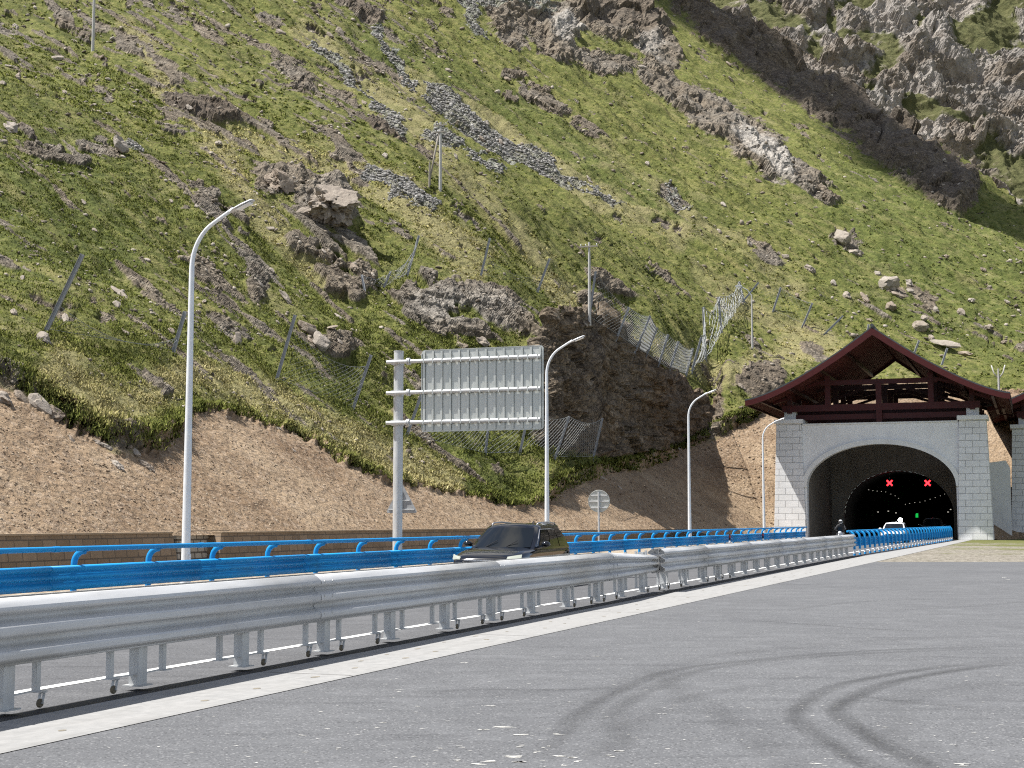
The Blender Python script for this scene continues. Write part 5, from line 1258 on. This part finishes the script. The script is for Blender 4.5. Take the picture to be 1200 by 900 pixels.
boulder(390, 250, 66, 'largest brown boulder on the slope, right of the nearest lamp head', None, RBIG, .35, (1, 1.15, 1.05))
boulder(330, 212, 40, 'craggy brown rock just left of the largest boulder on the slope', None, RBIG, .1, (1, .9, .8))
boulder(137, 173, 24, 'squarish pale block among the grass of the upper left slope', None, RM[1], .5)
boulder(14, 152, 24, 'dark squat rock at the left edge of the photo, half way up the slope')
boulder(336, 350, 26, 'long pale slab tilted downhill in the grass left of the big sign', None, RM[5], .2, (1.1, .5, .5))
boulder(277, 397, 40, 'flat pale slab lying right of the nearest lamp pole', None, RM[0], .2, (1, .5, .45))
boulder(362, 388, 26, 'angular grey rock beside a leaning fence post left of the sign'); boulder(378, 404, 30, 'brown rock under the angular grey one, left of the sign')
boulder(50, 398, 22, 'brown rock at the foot of the leftmost leaning fence post'); boulder(78, 372, 22, 'flat slab beside the leftmost leaning fence post', None, RM[0], .2, (1, .5, .4))
boulder(140, 342, 32, 'long flat pale slab in the grass far left of the nearest lamp', None, RM[0], .15, (1, .4, .35))
boulder(567, 401, 20, 'rounded pale rock standing out at the left end of the dark rock face')
boulder(1041, 334, 24, 'topmost pale rock in the row above the tunnel roof'); boulder(1078, 382, 20, 'pale rock in the middle of the row above the tunnel roof'); boulder(1104, 404, 30, 'longest pale slab in the row above the tunnel roof', None, RM[0], .3, (1.2, .45, .45)); boulder(1130, 416, 20, 'lowest pale rock in the row above the tunnel roof', None, RM[5], .3, (1.1, .6, .6))
boulder(988, 281, 28, 'dark craggy rock on the green slope above the tunnel'); boulder(1004, 296, 16, 'grey rock below the dark craggy one above the tunnel')
boulder(1013, 349, 20, 'pale flat rock left of the row of rocks above the tunnel roof', None, RM[0], .3, (1, .6, .5))
GA = 'small stones in the grass of the left slope'; GB = 'small pale rocks on the green slope above the tunnel'; GC = 'stones along the top of the bare bank'; GD = 'small rocks on the middle slope'
for px, py, w_ in ((1052, 345, 16), (1066, 331, 13), (993, 346, 13), (950, 314, 15), (1068, 340, 10), (1090, 395, 10), (1125, 365, 12), (1140, 350, 9), (1160, 382, 10), (1180, 352, 9), (1020, 375, 10), (975, 330, 9), (1110, 300, 8), (1150, 315, 8), (1085, 372, 12), (1095, 362, 9), (935, 345, 9), (1045, 358, 13), (920, 300, 10), (880, 285, 9), (1030, 320, 10), (1175, 400, 9)):
    boulder(px, py, w_, 'small pale rock in the grass of the green slope above the tunnel', GB)
for i in range(62):
    while True:
        px, py = random.uniform(2, 440), random.uniform(20, 430)
        if py < np.interp(px, [0, 130, 220, 440], [430, 500, 470, 500]): break
    boulder(px, py, random.choice((7, 8, 9, 10, 12, 15)), 'small flat stone lying in the grass of the left slope', GA, None, .15, (1.1, .8, .6))
for i in range(28):
    px = random.uniform(450, 900); py = random.uniform(60, 120 + (px - 450) * .55 + 130)
    boulder(px, py, random.choice((6, 7, 8, 10)), 'small rock in the grass of the middle slope', GD, None, .2, (1.1, .8, .65))
for px in list(range(8, 200, 13)) + list(range(232, 420, 30)) + list(range(660, 870, 22)):
    if random.random() < .3: continue
    e = float(np.interp(px, [q[0] for q in EDGE], [q[1] for q in EDGE])); boulder(px + random.uniform(-6, 6), e + random.choice((-6, -4, -2, 0, 3, 8, 15)), (9 + 26 * random.random() ** 2.2) * (1 if px < 200 else .42), 'stone sticking out of the broken turf edge above the bare bank', GC, None, .05, (1.1, .9, .7))
# the countless smaller stones: turf stones, scree and bank rubble, each field one object
def stone_field(name, label, weight, count, size, sub, mat, seed, sink=.2, kind='stuff'):
    g = np.random.default_rng(seed); w_ = weight.reshape(-1).copy(); w_[~(np.isfinite(w_))] = 0
    inb = ((fpx > -40) & (fpx < 1240) & (fpy > -40)).reshape(-1); w_ = w_ * inb; c = np.cumsum(w_); ids = np.searchsorted(c, g.random(count) * c[-1])
    pp = P.reshape(-1, 3)[ids]; nn_ = NRM.reshape(-1, 3)[ids]
    temps = []
    for k in range(10):
        bm = bmesh.new(); bmesh.ops.create_icosphere(bm, subdivisions=sub, radius=1.0); v = np.array([q.co for q in bm.verts]); f = np.array([[l.vert.index for l in q.loops] for q in bm.faces]); bm.free()
        for j in range(6):
            d = g.normal(size=3); d /= np.linalg.norm(d); v = v - d[None] * np.maximum(v @ d - (.35 + .4 * g.random()), 0)[:, None]
        temps.append((v * np.array([1, .75, .5]), f))
    V, Fc, T = [], [], []; b = 0
    kind_ = g.integers(0, 10, count); rs = size[0] + (size[1] - size[0]) * g.random(count) ** 2.4; a_ = g.random(count) * 6.28
    for i in range(count):
        v, f = temps[kind_[i]]; z = nn_[i] + g.normal(size=3) * .25; z /= np.linalg.norm(z); x = np.array([math.cos(a_[i]), math.sin(a_[i]), 0]); x -= z * x.dot(z); x /= np.linalg.norm(x); y = np.cross(z, x)
        r_ = rs[i] * np.clip(np.linalg.norm(pp[i]) / 110, .55, 2.2)
        V.append((v * r_) @ np.stack([x, y, z]) + pp[i] + nn_[i] * r_ * sink); Fc.append(f + b); b += len(v); T.append(np.full(len(v), g.random()))
    V = np.concatenate(V); Fc = np.concatenate(Fc); T = np.concatenate(T)
    me = bpy.data.meshes.new(name); me.vertices.add(len(V)); me.vertices.foreach_set('co', V.reshape(-1).astype(np.float32)); me.loops.add(Fc.size); me.loops.foreach_set('vertex_index', Fc.reshape(-1).astype(np.int32))
    me.polygons.add(len(Fc)); me.polygons.foreach_set('loop_start', np.arange(0, Fc.size, 3, dtype=np.int32)); me.polygons.foreach_set('loop_total', np.full(len(Fc), 3, np.int32)); me.update(calc_edges=True)
    at = me.attributes.new('tint', 'FLOAT', 'POINT'); at.data.foreach_set('value', T.astype(np.float32))
    return tag(link(name, me, mat), label, 'stones', None, kind)
def stone_mat(name, stops):
    t = NT(name); a_ = t.n('ShaderNodeAttribute', attribute_name='tint'); n = t.noise(t.pos(), 5, 5, .7); c = t.ramp(a_.outputs['Fac'], stops); c = t.mix(t.rng(n, .35, .7, .5, 0), c, (.08, .07, .055)); t.color(c); t.set(rough=.95, spec=.15); return t.m
M['turf_stone'] = stone_mat('turf_stone', [(0, (.11, .09, .07)), (.5, (.24, .20, .155)), (1, (.46, .41, .345))]); M['scree_stone'] = stone_mat('scree_stone', [(0, (.105, .10, .094)), (.5, (.225, .218, .205)), (1, (.40, .39, .37))]); M['bank_stone'] = stone_mat('bank_stone', [(0, (.15, .10, .065)), (.5, (.30, .22, .145)), (1, (.50, .41, .30))])
area = np.clip(Yg / 100, .3, 4) ** 1.2
clump = sstep(-.1, .7, fbm2(Xg * .12, Yg * .12, 3, 101)) + .08
turf = ~bad * (1 - np.maximum(isbank, 0)) * (1 - scree) * (Yg > RBK + 1) * clump * (Zg > 1)
stone_field('turf_stones', 'countless small stones scattered over the grassy hillside', turf * (1 - iscliff) * (.3 + 1.1 * left + .9 * sstep(.05, .5, rock) + .2 * (fpx > 640)), 7500, (.05, .30), 1, M['turf_stone'], 3)
stone_field('scree', 'streams of grey scree stones running down the hillside', scree ** 1.3 * (.25 + sstep(-.3, .4, fbm2(Xg * .4, Yg * .4, 3, 131))) * (fpx < 840), 16000, (.05, .24), 1, M['scree_stone'], 4, .2)
stone_field('bank_rubble', 'small brown stones covering the bare gravel bank', isbank * (dist_cut(uu, nn) > .3) * (fpy > 430) * ~bad * (fpx < 930), 6000, (.03, .15), 1, M['bank_stone'], 5, .1)
# ------------------------------------------------------------------ grass blades on the nearer turf
def grass_mat():
    t = NT('grass_blades'); a_ = t.n('ShaderNodeAttribute', attribute_name='tint'); n = t.noise(t.pos(), .5, 4, .6)
    c = t.ramp(a_.outputs['Fac'], [(0, (.068, .084, .022)), (.3, (.132, .148, .040)), (.55, (.225, .220, .080)), (.8, (.33, .295, .145)), (1, (.44, .39, .22))])
    lie = t.n('ShaderNodeAttribute', attribute_name='lie').outputs['Vector']; d = t.n('ShaderNodeBsdfDiffuse'); tr = t.n('ShaderNodeBsdfTranslucent'); ad = t.n('ShaderNodeAddShader')
    for q in (d, tr): t.ln(c, q.inputs['Color']); t.ln(lie, q.inputs['Normal'])
    t.ln(d.outputs[0], ad.inputs[0]); t.ln(tr.outputs[0], ad.inputs[1]); t.ln(ad.outputs[0], t.t.nodes['Material Output'].inputs['Surface']); return t.m
M['grass'] = grass_mat()
def grass(name, label, weight, count, h, seed, blades=6, wid=.05):
    g = np.random.default_rng(seed); w_ = weight.reshape(-1) * ((fpx > -40) & (fpx < 1240)).reshape(-1); c = np.cumsum(w_); ids = np.searchsorted(c, g.random(count) * c[-1])
    ids = np.repeat(ids, blades); n = len(ids); base_ = P.reshape(-1, 3)[ids] + np.c_[g.normal(size=(n, 2)) * .13, np.full(n, -.02)]
    dryv = np.clip(dry.reshape(-1)[ids] * .6 + .25 * g.random(n) + .28 * np.repeat(g.random(count), blades) - .12 * lush.reshape(-1)[ids], 0, 1)
    s = np.clip(base_[:, 1:2] / 70, .8, 2.2); hh = (h[0] + (h[1] - h[0]) * g.random((n, 1)) ** 1.5) * np.repeat(.6 + .8 * g.random((count, 1)), blades, 0) * s ** .5
    a_ = g.random(n) * 6.28; side = np.c_[np.cos(a_), np.sin(a_), 0 * a_] * wid * s * (.5 + g.random((n, 1))); lean = np.c_[g.normal(size=(n, 2)) * .42 + np.array([[.18, -.12]]), np.ones(n)]
    tip = base_ + lean * hh; mid = base_ + lean * hh * .5 * np.array([[.6, .6, 1.15]])
    V = np.stack([base_ - side, base_ + side, mid + side * .8, mid - side * .8, tip], 1).reshape(-1, 3)
    me = bpy.data.meshes.new(name); me.vertices.add(len(V)); me.vertices.foreach_set('co', V.reshape(-1).astype(np.float32))
    k = np.arange(n)[:, None] * 5; Fq = np.concatenate([k + np.array([[0, 1, 2, 3]]), ], 1); Ft = k + np.array([[3, 2, 4]])
    li = np.concatenate([Fq, Ft], 1).reshape(-1); me.loops.add(len(li)); me.loops.foreach_set('vertex_index', li.astype(np.int32))
    ls = (np.arange(n)[:, None] * 7 + np.array([[0, 4]])).reshape(-1); me.polygons.add(2 * n); me.polygons.foreach_set('loop_start', ls.astype(np.int32)); me.polygons.foreach_set('loop_total', np.tile([4, 3], n).astype(np.int32)); me.update(calc_edges=True)
    at = me.attributes.new('tint', 'FLOAT', 'POINT'); at.data.foreach_set('value', np.repeat(dryv, 5).astype(np.float32))
    at = me.attributes.new('lie', 'FLOAT_VECTOR', 'POINT'); nv = NRM.reshape(-1, 3)[ids] * .8 + lean * .25 + g.normal(size=(n, 3)) * .22; nv /= np.linalg.norm(nv, axis=1)[:, None]
    at.data.foreach_set('vector', np.repeat(nv, 5, 0).reshape(-1).astype(np.float32))
    return tag(link(name, me, M['grass']), label, 'grass', None, 'stuff')
tuft = sstep(-.25, .35, fbm2(Xg * .55, Yg * .55, 3, 111))
gw = (1 - isbank) * (1 - np.clip(rock * 1.4, 0, 1)) * (1 - scree) * (Yg > RBK + .1) * (Zg > 1)
grass('grass', 'tufted green and straw coloured grass along the foot of the slope', gw * (Yg < 150) * (.35 + tuft) * (1 + 1.5 * (fpy > 380)), 60000, (.04, .15), 21, 5, .026)
grass('grass', 'long yellowish grass hanging over the top edge of the bare bank', np.exp(-((Yg - RBK - .5) / .5) ** 2) * (1 - isbank) * (fpx > -40) * (fpx < 900) * (.2 + tuft) * (1 - lipm), 6000, (.08, .26), 22, 6, .030)
grass('grass', 'tussocks dotting the higher slopes', gw * (Yg >= 120) * (Yg < 330) * tuft ** 2, 16000, (.06, .16), 23, 4, .06)
# ------------------------------------------------------------------ poles on the slope
def upole(px, base_py, top_py, label, mat, r=.13, arms=0, brace=False, extra=None):
    p, n = pick(px, base_py); top = at_y(px, top_py, p.y); h = top.z - p.z
    t = thing('utility_pole', label, 'utility pole', p, RZ)
    mb = MB(); mb.tube([(0, 0, -.6), (0, 0, h * .5), (0, 0, h)], [r, r * .85, r * .65], 12); mb.build('shaft', mat, t, smooth=True, auto=50)
    for k in range(arms):
        z = h - .35 - k * .7; mb = MB(); mb.box((-.12, 0, z), (.09, 1.5 - .3 * k, .10)); a_ = mb.build('crossarm', M['wood_grey'], t)
        for y in (-.65, 0.25, .65): mb = MB(); mb.lathe([(.02, 0), (.05, .02), (.03, .08), (.05, .12), (.02, .16)], (-.12, y * (1 - .2 * k), z + .05), 'z', 8); mb.build('insulator', M['reflect'], a_, smooth=True)
    return t, p, h
t, p, h = upole(517, 222, 143, 'weathered pole with a crossarm and slanted brace high on the middle slope', M['conc_pole'], .17, 2)
mb = MB(); mb.tube([(0, 1.5, -.4), (0, .15, h * .86)], .09, 10); mb.build('brace_pole', M['wood_grey'], t, smooth=True)
upole(503, 217, 190, 'short stump of a post left of the braced pole', M['wood_grey'], .13)
upole(108, 57, -45, 'bare pale pole cut off by the top edge of the photo', M['conc_pole'], .17)
upole(693, 371, 284, 'tall thin pole standing above the dark rock face', M['conc_pole'], .13, 1)
t, p, h = upole(884, 405, 345, 'thin pole carrying a small lamp arm left of the tunnel roof', M['conc_pole'], .13)
mb = MB(); mb.tube([(0, 0, h - .2), (-.1, .5, h + .55), (-.2, 1.2, h + .95)], .06, 8); mb.box((-.2, 1.5, h + 1.05), (.3, .8, .14)); mb.build('lamp_arm', M['lamp_grey'], t, smooth=True, auto=40)
t, p, h = upole(1170, 456, 432, 'thin pole with a forked top right of the tunnel roof', M['conc_pole'], .14)
for s in (1, -1): mb = MB(); mb.tube([(0, 0, h - 1.2), (0, s * .5, h - .5), (0, s * .75, h + .4)], .07, 8); mb.build('fork', M['conc_pole'], t, smooth=True)
# ------------------------------------------------------------------ rockfall fences
def net_panel(parent, A, Bp, C, D, sag=.35, cell=.45, r=.016, org=Vector((0, 0, 0)), rag=0.0, seed=0, mat='wire', name='net'):
    """woven wire between bottom A-B and top D-C (given in world, stored relative to the fence)"""
    g = random.Random(seed); A, Bp, C, D = [Vector(q) - org for q in (A, Bp, C, D)]
    L = ((Bp - A).length + (C - D).length) / 2; H = ((D - A).length + (C - Bp).length) / 2
    def pt(s, t):
        q = (A.lerp(Bp, s)).lerp(D.lerp(C, s), t); b = 4 * s * (1 - s)
        q = q + Vector((.25, -.35, -1.0)) * (sag * b * t) + Vector((.3, -.5, 0)) * (sag * .8 * math.sin(math.pi * t) * (.6 + .4 * math.sin(7 * s + seed)))
        if rag: q = q + Vector((g.uniform(-1, 1), g.uniform(-1, 1), g.uniform(-1, 1))) * rag
        return q
    mb = MB(); nx = max(4, int(L / cell)); K = 7
    for i in range(-int(H / cell), nx + 1):       # diagonal strands both ways
        for sgn in (1, -1):
            pts = []
            for k in range(K + 1):
                t = k / K; s = (i + (t if sgn > 0 else 1 - t) * H / cell) / nx
                if 0 <= s <= 1: pts.append(pt(s, t))
            if len(pts) > 1: mb.tube(pts, r, 3, cap=False)
    for t in (0.0, 1.0): mb.tube([pt(s, t) for s in np.linspace(0, 1, 9)], r * 1.7, 4, cap=False)
    return mb.build(name, M[mat], parent)
def fence(name, label, posts, nets, rad=.075, netkw={}):
    """posts: (base px, top px); nets: indices i for a net between posts i and i+1"""
    pp = []
    for (bx, by), (tx, ty) in posts:
        b, n = pick(bx, by); tp = at_y(tx, ty, b.y + .15 * (b.y / 100)); pp.append((b, tp))
    org = pp[0][0]; t = thing(name, label, 'rockfall fence', org)
    for b, tp in pp:
        d = (tp - b); b2 = b - d.normalized() * .5 - org; tp2 = tp - org
        mb = MB(); s = d.normalized(); x = s.cross(Vector((0, 1, 0))).normalized(); y = s.cross(x)
        k = rad * max(1, b.y / 110)
        for o_ in (-1, 1): mb.add([q + x * k * o_ * 1.0 + y * k * e + x * k * .12 * f_ for q in (b2, tp2) for e, f_ in ((-1, -1), (1, -1), (1, 1), (-1, 1))], [(0, 1, 2, 3), (7, 6, 5, 4), (0, 4, 5, 1), (1, 5, 6, 2), (2, 6, 7, 3), (3, 7, 4, 0)])
        mb.add([q + x * k * a_ + y * k * .14 * e for q in (b2, tp2) for a_, e in ((-1, -1), (1, -1), (1, 1), (-1, 1))], [(0, 1, 2, 3), (7, 6, 5, 4), (0, 4, 5, 1), (1, 5, 6, 2), (2, 6, 7, 3), (3, 7, 4, 0)])
        mb.build('post', M['galv_dull'], t)
    for i, kw in nets:
        (a_, at_), (b_, bt_) = pp[i], pp[i + 1]
        q = dict(cell=.42 * max(1, a_.y / 90), r=.010 * max(1, a_.y / 80), org=org, seed=i); q.update(kw); fr = q.pop('frac', 1.0); lo = q.pop('lo', 0.05)
        net_panel(t, a_.lerp(at_, lo), b_.lerp(bt_, lo), b_.lerp(bt_, fr), a_.lerp(at_, fr), **q)
    return t, pp
FA, q1 = fence('rockfall_fence', 'lower line of leaning steel posts with wire net along the foot of the slope',
      [((55, 388), (97, 298)), ((205, 410), (217, 365)), ((325, 445), (346, 369)), ((415, 478), (435, 416)), ((478, 508), (494, 462)), ((571, 532), (575, 472)), ((608, 530), (620, 480)), ((652, 536), (667, 488)), ((697, 536), (706, 490))],
      [(0, dict(frac=.35, sag=.9, r=.007)), (2, dict(frac=.8, sag=.8, r=.008)), (4, dict(sag=.6, r=.009)), (5, dict(sag=.5)), (6, dict(sag=.4)), (7, dict(sag=.45, r=.013))])
FB_, q2 = fence('rockfall_fence', 'upper wire net fence running down above the dark rock face',
      [((565, 322), (574, 279)), ((632, 341), (644, 303)), ((692, 373), (698, 318)), ((724, 392), (737, 360)), ((747, 407), (762, 370)), ((760, 415), (770, 384)), ((773, 424), (783, 392)), ((785, 432), (795, 400)), ((806, 438), (812, 408))],
      [(0, dict(frac=.5, sag=.9, r=.007)), (2, dict(sag=.7, r=.009)), (3, dict(sag=.3)), (4, dict(sag=.3)), (5, dict(sag=.3, r=.015)), (6, dict(sag=.3, r=.015)), (7, dict(sag=.4, r=.015))])
FC_, q3 = fence('rockfall_fence', 'collapsed tangle of wire net sagging from a post left of the tunnel roof',
      [((812, 438), (822, 395)), ((829, 420), (824, 360)), ((843, 388), (842, 348)), ((874, 352), (866, 330))],
      [(0, dict(sag=.9, rag=.12, r=.026)), (1, dict(sag=1.1, rag=.2, r=.03)), (2, dict(sag=.8, rag=.15, r=.026))])
FD_, q4 = fence('rockfall_fence', 'far line of thin leaning posts climbing the green slope above the tunnel',
      [((872, 352), (889, 331)), ((905, 363), (915, 337)), ((940, 378), (952, 355)), ((970, 388), (988, 370)), ((1012, 398), (1018, 380)), ((1070, 418), (1077, 399)), ((1105, 425), (1110, 408))], [(0, dict(r=.008, sag=.5)), (1, dict(r=.008, sag=.5))], .06)
FE_, q5 = fence('rockfall_fence', 'fallen wire net draped between two posts left of the braced pole and sign',
      [((428, 334), (424, 322)), ((452, 334), (458, 318)), ((479, 322), (491, 276))], [(0, dict(sag=.5, rag=.08, r=.014)), (1, dict(sag=.7, rag=.08, r=.014))])
# ------------------------------------------------------------------ camera, sun, sky
cd = bpy.data.cameras.new('camera'); cam = bpy.data.objects.new('camera', cd); COL.objects.link(cam)
cd.sensor_width = 36; cd.lens = F / 1200 * 36; cd.clip_end = 6000; cd.clip_start = .1
cam.location = (0, 0, HC); cam.rotation_euler = (math.pi / 2 + PITCH, 0, 0); scene.camera = cam
SV = (N * 7.2 - U * 3.3 + Vector((0, 0, 14.9))).normalized()
sd = bpy.data.lights.new('sun', 'SUN'); sun = bpy.data.objects.new('sun', sd); COL.objects.link(sun)
sd.energy = 5.0; sd.angle = R(.53); sd.color = (1, .97, .925); sun.rotation_euler = SV.to_track_quat('Z', 'Y').to_euler(); sun.location = SV * 400
w = bpy.data.worlds.new('World'); scene.world = w; w.use_nodes = True; nt = w.node_tree
sk = nt.nodes.new('ShaderNodeTexSky'); sk.sky_type = 'NISHITA'; sk.sun_disc = False
sk.sun_elevation = math.asin(SV.z); sk.sun_rotation = math.atan2(SV.x, SV.y); sk.altitude = 3000
bg = nt.nodes['Background']; bg.inputs['Strength'].default_value = .09
tc = nt.nodes.new('ShaderNodeTexCoord'); cn = nt.nodes.new('ShaderNodeTexNoise'); cn.inputs['Scale'].default_value = 2.2; cn.inputs['Detail'].default_value = 7; cn.inputs['Roughness'].default_value = .6
nt.links.new(tc.outputs['Generated'], cn.inputs['Vector']); mr = nt.nodes.new('ShaderNodeMapRange'); nt.links.new(cn.outputs['Fac'], mr.inputs['Value'])
mr.inputs['From Min'].default_value = .50; mr.inputs['From Max'].default_value = .62; mr.inputs['To Min'].default_value = .12; mr.inputs['To Max'].default_value = .95
mx_ = nt.nodes.new('ShaderNodeMix'); mx_.data_type = 'RGBA'; nt.links.new(mr.outputs[0], mx_.inputs[0]); nt.links.new(sk.outputs[0], mx_.inputs[6]); mx_.inputs[7].default_value = (6.4, 6.2, 5.9, 1)   # broken white cloud
nt.links.new(mx_.outputs[2], bg.inputs['Color'])
# unseen cloud mesh added high out of view, shaped to shade the rocky crest
cl_path = [(700, -75), (760, -25), (815, 22), (870, 58), (930, 100), (990, 136), (1050, 178), (1105, 222), (1160, 250), (1230, 276), (1300, 300)]
cps = []
for px, py in cl_path:
    hp = march(px, py, hillz, 24, 900) or at_y(px, py, 450); cps.append(hp + SV * ((820 - hp.z) / SV.z))
bm = bmesh.new(); gcl = random.Random(5)
cd_ = [(cps[i].lerp(cps[i + 1], f)) for i in range(len(cps) - 1) for f in (0, .25, .5, .75)]
for c in cd_:
    for k in range(2):
        mt = Matrix.Translation(c + Vector((gcl.uniform(-5, 5), gcl.uniform(-5, 5), gcl.uniform(0, 10)))) @ Matrix.Scale(gcl.uniform(8, 13), 4)
        bmesh.ops.create_icosphere(bm, subdivisions=3, radius=1.0, matrix=mt)
cme = bpy.data.meshes.new('shade_cloud'); bm.to_mesh(cme); bm.free()
M['shade_cloud'] = worn('shade_cloud_white', (.85, .85, .86), (.9, .9, .9), .05, .9)
co_ = link('shade_cloud', cme, M['shade_cloud']); rm_ = co_.modifiers.new('remesh', 'REMESH'); rm_.mode = 'VOXEL'; rm_.voxel_size = 2.5; tag(co_, kind='structure')
vs = scene.view_settings; vs.view_transform = 'Standard'; vs.look = 'None'; vs.exposure = EXPO; vs.gamma = 1
scene.render.engine = 'CYCLES'; scene.cycles.max_bounces = 8; scene.cycles.use_denoising = False; scene.cycles.filter_width = 1.15; scene.cycles.sample_clamp_indirect = 4
